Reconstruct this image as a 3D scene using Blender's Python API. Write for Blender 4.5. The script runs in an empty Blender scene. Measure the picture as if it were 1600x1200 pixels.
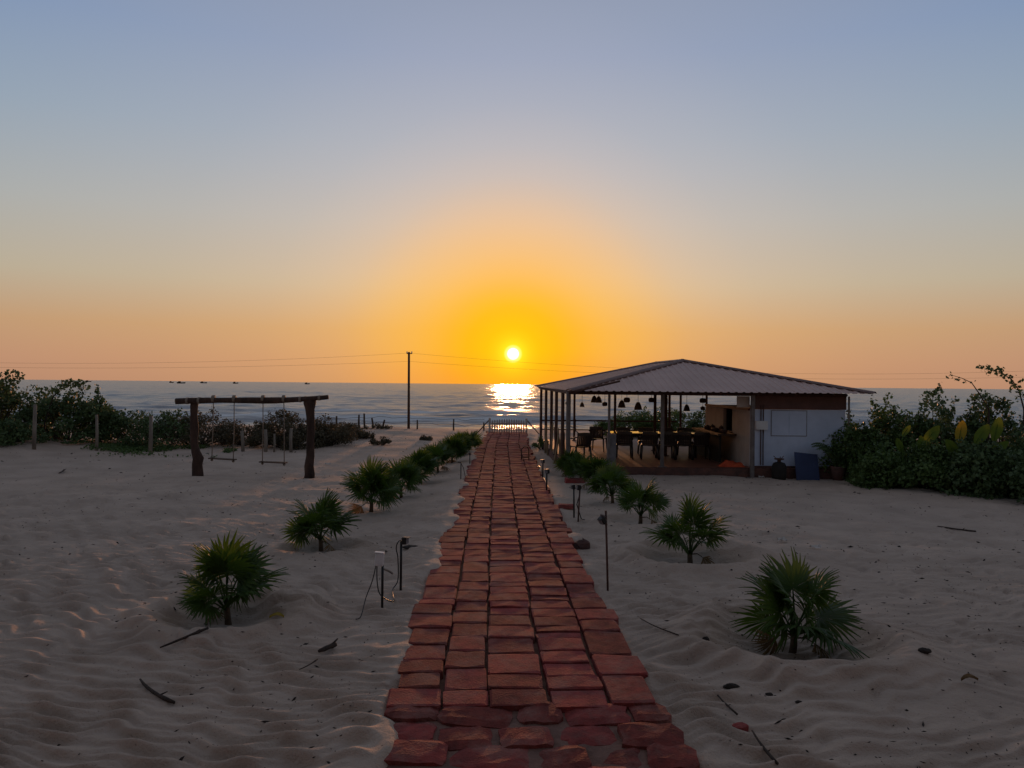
import bpy, math, random
import numpy as np
from mathutils import Vector, Matrix

R = math.radians
random.seed(7)
rng = np.random.default_rng(11)
scn = bpy.context.scene
COL = scn.collection

# ------------------------------------------------------------------ camera
CAM_H = 2.4
ROLL = R(0.56)
cd = bpy.data.cameras.new("camera")
cd.sensor_width = 36.0
cd.lens = 27.0
cd.clip_start = 0.05
cd.clip_end = 60000
cam = bpy.data.objects.new("camera", cd)
cam.location = (0, 0, CAM_H)
cam.rotation_euler = (R(90.0), -ROLL, 0)
COL.objects.link(cam)
scn.camera = cam

# ------------------------------------------------------------------ sky
SUN_EL = R(2.25)
SUN_DIR = Vector((0.001, math.cos(SUN_EL), math.sin(SUN_EL))).normalized()
world = bpy.data.worlds.new("World")
scn.world = world
world.use_nodes = True
wt = world.node_tree
wt.nodes.clear()


def wn(t, **k):
    n = wt.nodes.new(t)
    for a, b in k.items():
        setattr(n, a, b)
    return n


def wmath(op, a, b=None, c=None, clamp=False):
    n = wn('ShaderNodeMath', operation=op, use_clamp=clamp)
    for i, v in enumerate((a, b, c)):
        if v is None:
            continue
        if isinstance(v, (int, float)):
            n.inputs[i].default_value = v
        else:
            wt.links.new(v, n.inputs[i])
    return n.outputs[0]


def wramp(fac, stops, scale):
    """stops: (position in degrees, linear rgb); scale: degrees at ramp end"""
    n = wn('ShaderNodeValToRGB')
    cr = n.color_ramp
    cr.interpolation = 'B_SPLINE' if len(stops) > 6 else 'EASE'
    cr.interpolation = 'LINEAR'
    els = cr.elements
    while len(els) < len(stops):
        els.new(0.5)
    for e, (p, c) in zip(els, stops):
        e.position = p / scale
    for e, (p, c) in zip(els, stops):
        e.position = p / scale
        if isinstance(c, (int, float)):
            c = (c, c, c)
        e.color = (c[0] / 2, c[1] / 2, c[2] / 2, 1)
    wt.links.new(fac, n.inputs[0])
    m = wn('ShaderNodeVectorMath', operation='SCALE')
    wt.links.new(n.outputs[0], m.inputs[0])
    m.inputs['Scale'].default_value = 2.0
    return m.outputs[0]


def wmix(fac, a, b, blend='MIX'):
    n = wn('ShaderNodeMix', data_type='RGBA', blend_type=blend, clamp_factor=True)
    for s, v in ((n.inputs[0], fac), (n.inputs[6], a), (n.inputs[7], b)):
        if isinstance(v, (int, float)):
            s.default_value = v
        elif isinstance(v, tuple):
            s.default_value = (*v, 1)
        else:
            wt.links.new(v, s)
    return n.outputs[2]


tc = wn('ShaderNodeTexCoord')
nrm = wn('ShaderNodeVectorMath', operation='NORMALIZE')
wt.links.new(tc.outputs['Generated'], nrm.inputs[0])
sep = wn('ShaderNodeSeparateXYZ')
wt.links.new(nrm.outputs[0], sep.inputs[0])
dot = wn('ShaderNodeVectorMath', operation='DOT_PRODUCT')
wt.links.new(nrm.outputs[0], dot.inputs[0])
dot.inputs[1].default_value = SUN_DIR
elev = wmath('MULTIPLY', wmath('ARCSINE', sep.outputs[2]), 180 / math.pi)
theta = wmath('MULTIPLY', wmath('ARCCOSINE', wmath('MINIMUM', dot.outputs['Value'], 1.0)), 180 / math.pi)
ef = wmath('DIVIDE', wmath('MAXIMUM', elev, 0.0), 90.0, clamp=True)
tf = wmath('DIVIDE', theta, 60.0, clamp=True)
# smooth clear-sky gradient of a hazy sunset
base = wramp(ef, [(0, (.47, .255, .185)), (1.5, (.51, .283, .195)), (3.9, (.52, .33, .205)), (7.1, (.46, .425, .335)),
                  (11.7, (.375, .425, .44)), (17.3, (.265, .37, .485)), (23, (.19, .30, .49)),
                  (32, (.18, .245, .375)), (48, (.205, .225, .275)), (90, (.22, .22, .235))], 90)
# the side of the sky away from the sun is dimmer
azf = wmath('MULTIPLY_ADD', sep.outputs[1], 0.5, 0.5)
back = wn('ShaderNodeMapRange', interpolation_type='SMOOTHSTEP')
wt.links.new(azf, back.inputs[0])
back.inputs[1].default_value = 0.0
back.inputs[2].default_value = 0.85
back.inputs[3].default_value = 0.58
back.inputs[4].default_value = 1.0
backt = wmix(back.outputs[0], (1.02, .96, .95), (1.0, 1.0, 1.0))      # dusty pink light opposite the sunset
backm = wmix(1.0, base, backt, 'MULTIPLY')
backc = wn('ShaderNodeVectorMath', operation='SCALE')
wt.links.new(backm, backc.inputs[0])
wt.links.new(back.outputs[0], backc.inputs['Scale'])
sky = wn('ShaderNodeTexSky', sky_type='NISHITA', sun_disc=False)
sky.sun_elevation = SUN_EL
sky.sun_rotation = 0.0
sky.dust_density = 3.0
sky.air_density = 1.2
skys = wn('ShaderNodeVectorMath', operation='SCALE')
wt.links.new(sky.outputs[0], skys.inputs[0])
skys.inputs['Scale'].default_value = 0.06
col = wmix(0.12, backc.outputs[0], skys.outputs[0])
wide_a = wramp(tf, [(0, .75), (4, .62), (8, .46), (12, .33), (18, .225), (25, .145), (34, .09), (50, 0.0)], 60)
wide_c = wramp(ef, [(0, (1.15, .56, .10)), (4, (1.2, .64, .16)), (8, (1.2, .77, .44)), (15, (1.06, .82, .70)), (40, (.85, .82, .84))], 90)
col = wmix(wide_a, col, wide_c)
nar_a = wramp(tf, [(0, 1), (2, .985), (3.5, .94), (4.8, .83), (6.0, .70), (7.4, .55), (8.8, .43), (10.2, .31), (11.6, .19), (13, .09), (15, .03), (18, 0)], 60)
nar_c = wramp(ef, [(0, (1.02, .36, .01)), (2.5, (1.03, .47, .0)), (6, (1.04, .5, .0)), (12, (1.05, .5, .06))], 90)
col = wmix(nar_a, col, nar_c)
yel_a = wramp(tf, [(0, 1), (.4, .95), (.8, .62), (1.3, .34), (2.0, .18), (3.2, .07), (5, 0)], 60)
col = wmix(yel_a, col, (1.3, .98, .02))
disc_a = wramp(tf, [(0, 1), (.24, 1), (.34, .4), (.5, 0)], 60)
col = wmix(disc_a, col, (5.0, 4.6, 3.2))
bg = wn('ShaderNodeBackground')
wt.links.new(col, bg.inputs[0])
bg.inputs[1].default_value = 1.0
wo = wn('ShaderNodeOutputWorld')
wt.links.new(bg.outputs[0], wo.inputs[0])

sl = bpy.data.lights.new("sun", 'SUN')
sl.energy = 2.1
sl.angle = R(2.5)
sl.color = (1.0, 0.44, 0.19)
so = bpy.data.objects.new("sun", sl)
so.rotation_euler = (-SUN_DIR).to_track_quat('-Z', 'Y').to_euler()
so.location = (0, 50, 20)
COL.objects.link(so)

vs = scn.view_settings
vs.view_transform = 'Standard'
vs.look = 'None'
vs.exposure = 0.0
vs.gamma = 1.0
vs.use_curve_mapping = False
scn.cycles.max_bounces = 6
scn.cycles.sample_clamp_indirect = 4.0


# ------------------------------------------------------------------ pixel helpers (photo 1600x1200, used only to find world places)
def ray(px, py):
    dx, dy = (px - 800) / 1200.0, (600 - py) / 1200.0
    c, s = math.cos(ROLL), math.sin(ROLL)
    return dx * c - dy * s, dx * s + dy * c      # lateral, vertical per metre of depth


def at(px, py, Y):
    u, v = ray(px, py)
    return Vector((u * Y, Y, CAM_H + v * Y))


def gp(px, py, z=0.0):
    u, v = ray(px, py)
    Y = (z - CAM_H) / v
    return Vector((u * Y, Y, z))


# ------------------------------------------------------------------ noise
def _hash(ix, iy, seed):
    n = (ix.astype(np.int64) * 374761393 + iy.astype(np.int64) * 668265263 + seed * 974711) & 0x7fffffff
    n = ((n ^ (n >> 13)) * 1274126177) & 0x7fffffff
    n = (n ^ (n >> 16)) & 0xffff
    return n / 65535.0


def vnoise(x, y, seed=0):
    x = np.asarray(x, float)
    y = np.asarray(y, float)
    ix, iy = np.floor(x), np.floor(y)
    fx, fy = x - ix, y - iy
    fx = fx * fx * fx * (fx * (fx * 6 - 15) + 10)
    fy = fy * fy * fy * (fy * (fy * 6 - 15) + 10)
    a, b = _hash(ix, iy, seed), _hash(ix + 1, iy, seed)
    c, d = _hash(ix, iy + 1, seed), _hash(ix + 1, iy + 1, seed)
    return (a + (b - a) * fx) * (1 - fy) + (c + (d - c) * fx) * fy - 0.5


def fbm(x, y, seed=0, o=3):
    s, a = 0, 1.0
    for k in range(o):
        s = s + a * vnoise(x * 2 ** k, y * 2 ** k, seed + k * 17)
        a *= 0.5
    return s


def sstep(a, b, x):
    t = np.clip((x - a) / (b - a), 0, 1)
    return t * t * (3 - 2 * t)


# ------------------------------------------------------------------ mesh helpers
class MB:
    def __init__(self):
        self.v, self.f, self.n = [], [], 0

    def add(self, verts, faces):
        b = self.n
        self.v.extend([tuple(p) for p in verts])
        self.f.extend([tuple(i + b for i in q) for q in faces])
        self.n = len(self.v)
        return self

    def box(self, c, s, rot=None, taper=1.0):
        hx, hy, hz = s[0] / 2, s[1] / 2, s[2] / 2
        vs_ = [Vector((sx * hx * (taper if sz > 0 else 1), sy * hy * (taper if sz > 0 else 1), sz * hz))
               for sz in (-1, 1) for sy in (-1, 1) for sx in (-1, 1)]
        if rot is not None:
            vs_ = [rot @ p for p in vs_]
        c = Vector(c)
        return self.add([p + c for p in vs_], [(0, 2, 3, 1), (4, 5, 7, 6), (0, 1, 5, 4), (1, 3, 7, 5), (3, 2, 6, 7), (2, 0, 4, 6)])

    def cbox(self, c, s, ch=0.01, rot=None):
        """box with chamfered edges"""
        hx, hy, hz = s[0] / 2, s[1] / 2, s[2] / 2
        ch = min(ch, hx * .9, hy * .9, hz * .9)
        rings = []
        for z, i in ((-hz, ch), (-hz + ch, 0), (hz - ch, 0), (hz, ch)):
            ax, ay = hx - i, hy - i
            rings.append([(-ax, -ay + (ch if not i else 0), z), (-ax + (ch if not i else 0), -ay, z), (ax - (ch if not i else 0), -ay, z),
                          (ax, -ay + (ch if not i else 0), z), (ax, ay - (ch if not i else 0), z), (ax - (ch if not i else 0), ay, z),
                          (-ax + (ch if not i else 0), ay, z), (-ax, ay - (ch if not i else 0), z)])
        vs_ = [Vector(p) for r in rings for p in r]
        if rot is not None:
            vs_ = [rot @ p for p in vs_]
        c = Vector(c)
        fs = []
        for k in range(3):
            for j in range(8):
                fs.append((k * 8 + j, k * 8 + (j + 1) % 8, (k + 1) * 8 + (j + 1) % 8, (k + 1) * 8 + j))
        fs.append(tuple(range(7, -1, -1)))
        fs.append(tuple(range(24, 32)))
        return self.add([p + c for p in vs_], fs)

    def tube(self, pts, rad, n=6, cap=True, wob=0.0):
        pts = [Vector(p) for p in pts]
        if isinstance(rad, (int, float)):
            rad = [rad] * len(pts)
        vs_, fs = [], []
        up = Vector((0.13, 0.21, 0.97)).normalized()
        ref = None
        for i, p in enumerate(pts):
            d = (pts[min(i + 1, len(pts) - 1)] - pts[max(i - 1, 0)])
            if d.length < 1e-9:
                d = Vector((0, 0, 1))
            d.normalize()
            if ref is None:
                ref = d.orthogonal().normalized()
            ref = (ref - d * ref.dot(d))
            if ref.length < 1e-6:
                ref = d.orthogonal()
            ref.normalize()
            b = d.cross(ref)
            for k in range(n):
                a = 2 * math.pi * k / n
                rr = rad[i] * (1 + (random.uniform(-wob, wob) if wob else 0))
                vs_.append(p + (ref * math.cos(a) + b * math.sin(a)) * rr)
        for i in range(len(pts) - 1):
            for k in range(n):
                fs.append((i * n + k, i * n + (k + 1) % n, (i + 1) * n + (k + 1) % n, (i + 1) * n + k))
        if cap:
            fs.append(tuple(range(n - 1, -1, -1)))
            fs.append(tuple(range((len(pts) - 1) * n, len(pts) * n)))
        return self.add(vs_, fs)

    def lathe(self, c, prof, n=14, cap_top=False, cap_bot=False):
        c = Vector(c)
        vs_, fs = [], []
        for r, z in prof:
            for k in range(n):
                a = 2 * math.pi * k / n
                vs_.append(c + Vector((r * math.cos(a), r * math.sin(a), z)))
        for i in range(len(prof) - 1):
            for k in range(n):
                fs.append((i * n + k, i * n + (k + 1) % n, (i + 1) * n + (k + 1) % n, (i + 1) * n + k))
        if cap_bot:
            fs.append(tuple(range(n - 1, -1, -1)))
        if cap_top:
            fs.append(tuple(range((len(prof) - 1) * n, len(prof) * n)))
        return self.add(vs_, fs)

    def mesh(self, name, mat=None, smooth=False):
        me = bpy.data.meshes.new(name)
        me.from_pydata(self.v, [], self.f)
        if mat:
            me.materials.append(mat)
        if smooth:
            me.polygons.foreach_set('use_smooth', [True] * len(me.polygons))
        me.update()
        return me

    def build(self, name, mat, parent=None, smooth=False, loc=None):
        """coordinates are local to the parent (or to loc)"""
        o = bpy.data.objects.new(name, self.mesh(name, mat, smooth))
        COL.objects.link(o)
        if parent:
            o.parent = parent
        if loc is not None:
            o.location = loc
        return o


def np_mesh(name, verts, faces, mat, smooth=False):
    """verts (n,3), faces (m,k) arrays"""
    me = bpy.data.meshes.new(name)
    m, k = faces.shape
    me.vertices.add(len(verts))
    me.vertices.foreach_set('co', np.ascontiguousarray(verts, dtype=np.float32).ravel())
    me.loops.add(m * k)
    me.loops.foreach_set('vertex_index', np.ascontiguousarray(faces, dtype=np.int32).ravel())
    me.polygons.add(m)
    me.polygons.foreach_set('loop_start', np.arange(0, m * k, k, dtype=np.int32))
    me.polygons.foreach_set('loop_total', np.full(m, k, dtype=np.int32))
    if smooth:
        me.polygons.foreach_set('use_smooth', np.ones(m, dtype=bool))
    if mat:
        me.materials.append(mat)
    me.update(calc_edges=True)
    me.validate()
    return me


def grid_faces(nr, nc):
    i = np.arange(nr - 1)[:, None] * nc + np.arange(nc - 1)[None, :]
    return np.stack([i, i + 1, i + nc + 1, i + nc], -1).reshape(-1, 4)


def link(name, me, parent=None, loc=None, rot=None, scale=None):
    o = bpy.data.objects.new(name, me)
    COL.objects.link(o)
    if parent:
        o.parent = parent
    if loc is not None:
        o.location = loc
    if rot is not None:
        o.rotation_euler = rot
    if scale is not None:
        o.scale = scale
    return o


def tag(o, label=None, cat=None, group=None, kind=None):
    if label:
        o['label'] = label
    if cat:
        o['category'] = cat
    if group:
        o['group'] = group
    if kind:
        o['kind'] = kind
    return o


def thing(name, loc, label, cat, group=None, rz=0):
    o = bpy.data.objects.new(name, None)
    o.empty_display_size = 0.1
    COL.objects.link(o)
    o.location = loc
    o.rotation_euler = (0, 0, rz)
    return tag(o, label, cat, group)


def copy_tree(o, parent=None):
    c = o.copy()
    COL.objects.link(c)
    c.parent = parent
    for ch in o.children:
        copy_tree(ch, c)
    return c


# ------------------------------------------------------------------ materials
def material(name, c1, c2=None, scale=8.0, rough=0.8, bump=0.0, bscale=None, c3=None, metal=0.0, spec=0.3,
             transl=0.0, island=0.0, stretch=(1, 1, 1), detail=5, tcol=None, pos=False):
    m = bpy.data.materials.new(name)
    m.use_nodes = True
    nt = m.node_tree
    N = nt.nodes
    L = nt.links
    p = N['Principled BSDF']
    out = N['Material Output']
    p.inputs['Roughness'].default_value = rough
    p.inputs['Metallic'].default_value = metal
    p.inputs['Specular IOR Level'].default_value = spec
    tcn = N.new('ShaderNodeTexCoord')
    mp = N.new('ShaderNodeMapping')
    mp.inputs['Scale'].default_value = stretch
    L.new(N.new('ShaderNodeNewGeometry').outputs['Position'] if pos else tcn.outputs['Object'], mp.inputs[0])
    nz = N.new('ShaderNodeTexNoise')
    nz.inputs['Scale'].default_value = scale
    nz.inputs['Detail'].default_value = detail
    nz.inputs['Roughness'].default_value = 0.62
    L.new(mp.outputs[0], nz.inputs[0])
    cr = N.new('ShaderNodeValToRGB')
    c2 = c2 or tuple(x * 0.7 for x in c1)
    cr.color_ramp.elements[0].position = 0.33
    cr.color_ramp.elements[1].position = 0.68
    cr.color_ramp.elements[0].color = (*c2, 1)
    cr.color_ramp.elements[1].color = (*c1, 1)
    if c3:
        e = cr.color_ramp.elements.new(0.8)
        e.color = (*c3, 1)
    L.new(nz.outputs[0], cr.inputs[0])
    colr = cr.outputs[0]
    if island > 0:
        g = N.new('ShaderNodeNewGeometry')
        oi = N.new('ShaderNodeObjectInfo')
        ad = N.new('ShaderNodeMath')
        ad.operation = 'ADD'
        L.new(g.outputs['Random Per Island'], ad.inputs[0])
        L.new(oi.outputs['Random'], ad.inputs[1])
        fr = N.new('ShaderNodeMath')
        fr.operation = 'FRACT'
        L.new(ad.outputs[0], fr.inputs[0])
        mr = N.new('ShaderNodeMapRange')
        L.new(fr.outputs[0], mr.inputs[0])
        mr.inputs[3].default_value = 1 - island
        mr.inputs[4].default_value = 1 + island
        hs = N.new('ShaderNodeHueSaturation')
        L.new(mr.outputs[0], hs.inputs['Value'])
        L.new(colr, hs.inputs['Color'])
        mr2 = N.new('ShaderNodeMapRange')
        L.new(fr.outputs[0], mr2.inputs[0])
        mr2.inputs[3].default_value = 0.5 + island * 0.014
        mr2.inputs[4].default_value = 0.5 - island * 0.014
        L.new(mr2.outputs[0], hs.inputs['Hue'])
        colr = hs.outputs[0]
    L.new(colr, p.inputs['Base Color'])
    if bump > 0:
        nb = N.new('ShaderNodeTexNoise')
        nb.inputs['Scale'].default_value = bscale or scale * 3
        nb.inputs['Detail'].default_value = 6
        L.new(mp.outputs[0], nb.inputs[0])
        b = N.new('ShaderNodeBump')
        b.inputs['Strength'].default_value = 1.0
        b.inputs['Distance'].default_value = bump
        L.new(nb.outputs[0], b.inputs['Height'])
        L.new(b.outputs[0], p.inputs['Normal'])
    if transl > 0:
        t = N.new('ShaderNodeBsdfTranslucent')
        if tcol:
            t.inputs[0].default_value = (*tcol, 1)
        else:
            L.new(colr, t.inputs[0])
        mx = N.new('ShaderNodeMixShader')
        mx.inputs[0].default_value = transl
        L.new(p.outputs[0], mx.inputs[1])
        L.new(t.outputs[0], mx.inputs[2])
        L.new(mx.outputs[0], out.inputs[0])
    return m


M = {}
M['brick'] = material('laterite', (.30, .060, .050), (.15, .036, .033), 9, .95, .007, 55, c3=(.35, .125, .10), island=.24, pos=True, spec=.2)
def dust(m, colr, scale, lo, hi):
    """patches of drifted sand over a material"""
    nt = m.node_tree
    p = nt.nodes['Principled BSDF']
    src = p.inputs['Base Color'].links[0].from_socket
    g = nt.nodes.new('ShaderNodeNewGeometry')
    n = nt.nodes.new('ShaderNodeTexNoise')
    n.inputs['Scale'].default_value = scale
    n.inputs['Detail'].default_value = 8
    n.inputs['Roughness'].default_value = .7
    nt.links.new(g.outputs['Position'], n.inputs[0])
    mr = nt.nodes.new('ShaderNodeMapRange')
    mr.inputs[1].default_value = lo
    mr.inputs[2].default_value = hi
    mr.inputs[4].default_value = .75
    nt.links.new(n.outputs[0], mr.inputs[0])
    mx = nt.nodes.new('ShaderNodeMix')
    mx.data_type = 'RGBA'
    nt.links.new(mr.outputs[0], mx.inputs[0])
    nt.links.new(src, mx.inputs[6])
    mx.inputs[7].default_value = (*colr, 1)
    nt.links.new(mx.outputs[2], p.inputs['Base Color'])


dust(M['brick'], (.27, .145, .12), 3.2, .47, .70)
M['wood'] = material('weathered_wood', (.12, .075, .05), (.05, .032, .024), 6, .85, .02, 14, stretch=(1, 1, .25))
M['log'] = material('bark', (.10, .055, .04), (.035, .022, .018), 5, .95, .05, 9, stretch=(1, 1, .4))
M['greywood'] = material('grey_wood', (.30, .25, .20), (.15, .12, .10), 8, .9, .01, 20, stretch=(1, 1, .2))
M['bamboo'] = material('bamboo', (.34, .24, .13), (.20, .13, .07), 6, .6, .004, 12, stretch=(1, 1, .3))
M['steel'] = material('painted_steel', (.20, .17, .16), (.12, .095, .085), 5, .5, .003, 30)
M['rust'] = material('rusty_steel', (.13, .06, .04), (.06, .035, .03), 14, .8, .003, 40)
M['black'] = material('black_plastic', (.022, .02, .02), (.012, .012, .012), 9, .45)
M['white'] = material('white_plastic', (.72, .70, .68), (.60, .58, .56), 9, .4)
M['wall'] = material('whitewash', (.60, .655, .78), (.47, .52, .63), 1.3, .85, .004, 20)
M['wallwarm'] = material('cream_plaster', (.55, .47, .42), (.42, .35, .31), 2, .9, .004, 20)
M['redband'] = material('maroon_board', (.15, .07, .058), (.10, .05, .042), 3, .7, .002, 20)
M['plinth'] = material('laterite_plinth', (.17, .075, .055), (.08, .045, .038), 4, .9, .02, 12)
M['floor'] = material('red_oxide_floor', (.28, .11, .07), (.19, .075, .05), 2.5, .55, .002, 20)
M['roof'] = material('roof_sheet', (.54, .35, .295), (.44, .28, .235), .9, .55, .0015, 18, metal=.0, spec=.4)
M['roofcap'] = material('roof_cap', (.20, .12, .105), (.14, .085, .075), 2, .6)
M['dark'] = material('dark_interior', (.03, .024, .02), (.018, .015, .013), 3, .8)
M['chair'] = material('dark_plastic', (.035, .022, .018), (.022, .015, .013), 5, .35, spec=.5)
M['table'] = material('varnished_wood', (.20, .10, .05), (.12, .06, .03), 5, .08, spec=.6, stretch=(.3, 3, 3))
M['wicker'] = material('wicker', (.13, .075, .045), (.06, .035, .022), 40, .8, .006, 60)
M['grey'] = material('grey_concrete', (.23, .21, .21), (.15, .14, .14), 5, .9, .006, 24)
M['blue'] = material('blue_board', (.035, .05, .12), (.025, .035, .085), 3, .5)
M['orange'] = material('orange_cloth', (.65, .10, .03), (.42, .05, .02), 6, .8, .02, 12)
M['rope'] = material('rope', (.30, .24, .19), (.18, .14, .11), 60, .9, .004, 120)
M['hose'] = material('hose', (.60, .30, .16), (.45, .21, .11), 10, .4, spec=.5)
M['stem'] = material('palm_stem', (.13, .085, .05), (.06, .04, .025), 18, .95, .02, 30)
M['twig'] = material('dry_twig', (.07, .05, .04), (.035, .026, .022), 30, .95, .006, 60)
M['fan'] = material('fan_leaf', (.046, .092, .017), (.026, .062, .011), 6, .58, transl=.3, island=.25, spec=.4, tcol=(.10, .17, .014))
M['fandry'] = material('dry_fan_leaf', (.22, .14, .06), (.12, .07, .03), 9, .8, transl=.25, island=.25)
M['leafA'] = material('scrub_leaf', (.10, .15, .055), (.06, .097, .038), 3, .6, transl=.22, island=.3)
M['leafB'] = material('brown_scrub_leaf', (.115, .097, .056), (.072, .062, .038), 3, .7, transl=.18, island=.3)
M['leafC'] = material('bright_leaf', (.105, .165, .046), (.068, .113, .033), 3, .5, transl=.28, island=.3)
M['broad'] = material('broad_leaf', (.10, .17, .03), (.06, .12, .02), 5, .4, transl=.34, tcol=(.17, .22, .03))
M['yellowleaf'] = material('yellow_leaf', (.34, .24, .03), (.20, .19, .03), 6, .45, transl=.36, tcol=(.42, .28, .03))
M['stone'] = material('dark_stone', (.13, .065, .055), (.07, .04, .036), 9, .95, .02, 18)
M['litter'] = material('pale_litter', (.62, .58, .54), (.5, .46, .42), 9, .7)
M['char'] = material('dark_debris', (.045, .035, .03), (.025, .02, .018), 12, .95)
M['boat'] = material('boat_hull', (.05, .045, .05), (.035, .03, .035), 1, .7)
M['pole'] = material('rusty_pole', (.12, .06, .04), (.07, .04, .03), 4, .8)
M['shadewall'] = material('dark_shading_wall', (.075, .07, .072), (.05, .047, .05), 3, .8, .004, 15)  # added house kept dark so it bounces little light onto the near sand
M['picket'] = material('picket_paint', (.50, .44, .38), (.36, .30, .25), 6, .7)

# ------------------------------------------------------------------ ground height
PATH_Y = np.array([-2, 4.8, 6.5, 13.0, 22.0, 30.0, 37.0, 60])
PATH_X = np.array([.35, .16, .076, -.076, -.22, -.33, -.22, -.22])
PATH_W = 1.98
PALMS_L = [gp(357, 965), gp(502, 856), gp(580, 800), gp(627, 775), gp(657, 754), gp(684, 738), gp(706, 724), gp(722, 714), gp(733, 706)]
PALMS_R = [gp(1238, 1000), gp(1078, 872), gp(1000, 815), gp(957, 787), gp(928, 764), gp(907, 752), gp(893, 744)]
BASINS = [(PALMS_L[0], .66, .15), (PALMS_R[0], .80, .18), (PALMS_R[1], .74, .16), (PALMS_R[2], .58, .10), (PALMS_L[1], .52, .07)]


def pathx(y):
    return np.interp(y, PATH_Y, PATH_X)


def hgt(x, y, res=None):
    """sand height; res = local mesh spacing used to fade what the mesh cannot carry"""
    x = np.asarray(x, float)
    y = np.asarray(y, float)
    d = np.abs(x - pathx(y)) - PATH_W / 2
    off = sstep(0.0, .5, d)
    h = 0.09 * fbm(x / 4.0 + 3.1, y / 4.0, 5, 3) * sstep(0, 2.5, d)
    # low bank under the left hedge, and a little one on the right
    h = h + 0.42 * np.exp(-((x + 17.5) / 4.5) ** 2 - ((y - 25) / 4.0) ** 2)
    h = h + 0.06 * sstep(23, 29, y) * sstep(-3, -8, x) * (1 - sstep(44, 52, y))
    # dune crest at the fence, then the fall to the beach
    h = h + 0.05 * np.exp(-((y - 38) / 5.0) ** 2) * (.3 + fbm(x / 5., y / 9., 9, 2) * 2) * off
    h = h - 2.7 * sstep(39.5, 62, y) - 2.5 * sstep(70, 140, y)
    # basins round the palms
    for (p, r, dep) in BASINS:
        q = np.sqrt((x - p.x) ** 2 * .8 + (y - p.y) ** 2) / r
        q = q * (1 + .18 * vnoise(x * 1.7, y * 1.7, 3))
        h = h + dep * (0.62 * np.exp(-((q - 1.12) / .25) ** 2) - 0.75 * np.exp(-(q / .72) ** 4))
    # sand banked against the left edge of the path
    dn = fbm(x / .5, y / .7, 61, 3)
    h = h + (.088 + .05 * dn) * np.exp(-(np.clip(d, 0, 9) / .42) ** 2) * (x < pathx(y)) * sstep(-.20, .0, d + .22 * dn)
    dr = sstep(.10, .42, vnoise(x * .0 + 3.3, y / .9, 65) + .25 * dn)
    h = h + .085 * dr * np.exp(-(np.clip(d, 0, 9) / .3) ** 2) * (x > pathx(y)) * sstep(-.16, .02, d + .2 * dn)
    h = h + .012 * np.exp(-(np.clip(d, 0, 9) / .3) ** 2) * (x > pathx(y)) * sstep(-.02, .05, d)
    # wind ripples
    if res is None:
        res = 0.02
    res = np.asarray(res, float)
    lam = 0.195
    wx = .36 * fbm(x / .46, y / .9, 21, 2) + .75 * vnoise(x / 3.2, y / 3.2, 25)
    sk = np.where(x < 0, .12, -.34) * sstep(0, 1.5, np.abs(x))
    ph = (y + wx + (sk + .22) * x) / lam
    ph2 = (y + 1.25 * wx + .12 * vnoise(x / .33, y / .5, 28) + (sk - .17) * x) / (lam * 1.37) + .3
    s = .62 * np.sin(2 * math.pi * ph + .6 * np.sin(2 * math.pi * ph)) + .5 * np.sin(2 * math.pi * ph2 + .6 * np.sin(2 * math.pi * ph2))
    amp = .031 * (0.55 + .7 * sstep(-.28, .3, fbm(x / .8, y / .45, 31, 2)))
    amp = amp * (1 - .55 * sstep(1.6, 4.0, x)) * (1 - .3 * sstep(9, 16, y)) * sstep(-.02, .12, d)
    h = h + amp * s * (1 - sstep(.08, .15, res))
    # trodden, lumpy sand
    lump = fbm(x / .42, y / .42, 41, 3)
    h = h + .026 * lump * sstep(0, .5, d) * (1 - sstep(.12, .3, res)) * (.5 + .9 * sstep(7, 13, y) + .35 * sstep(2, 4, x))
    big = vnoise(x / 1.3, y / 1.0, 47)
    h = h + .05 * big * sstep(.1, 1.2, d) * (1 - sstep(.5, 1.0, res))
    # footprints
    cx, cy = np.floor(x / .55), np.floor(y / .55)
    jx, jy, jk = _hash(cx, cy, 71), _hash(cx, cy, 72), _hash(cx, cy, 73)
    fx = (x / .55 - cx - .25 - .5 * jx) * .55
    fy = (y / .55 - cy - .25 - .5 * jy) * .55
    fp = np.exp(-((fx / .07) ** 2 + (fy / .12) ** 2) ** 2)
    h = h - .045 * fp * (jk > .55) * sstep(.3, .8, d) * sstep(6, 12, y + np.abs(x) * .5 + 2 * (x > 1.5)) * (1 - sstep(.12, .3, res))
    return h


def hz(x, y):
    return float(hgt(np.array([x]), np.array([y]), np.array([.09]))[0])


def on(p, dz=0.0):
    return Vector((p[0], p[1], hz(p[0], p[1]) + dz))


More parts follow.
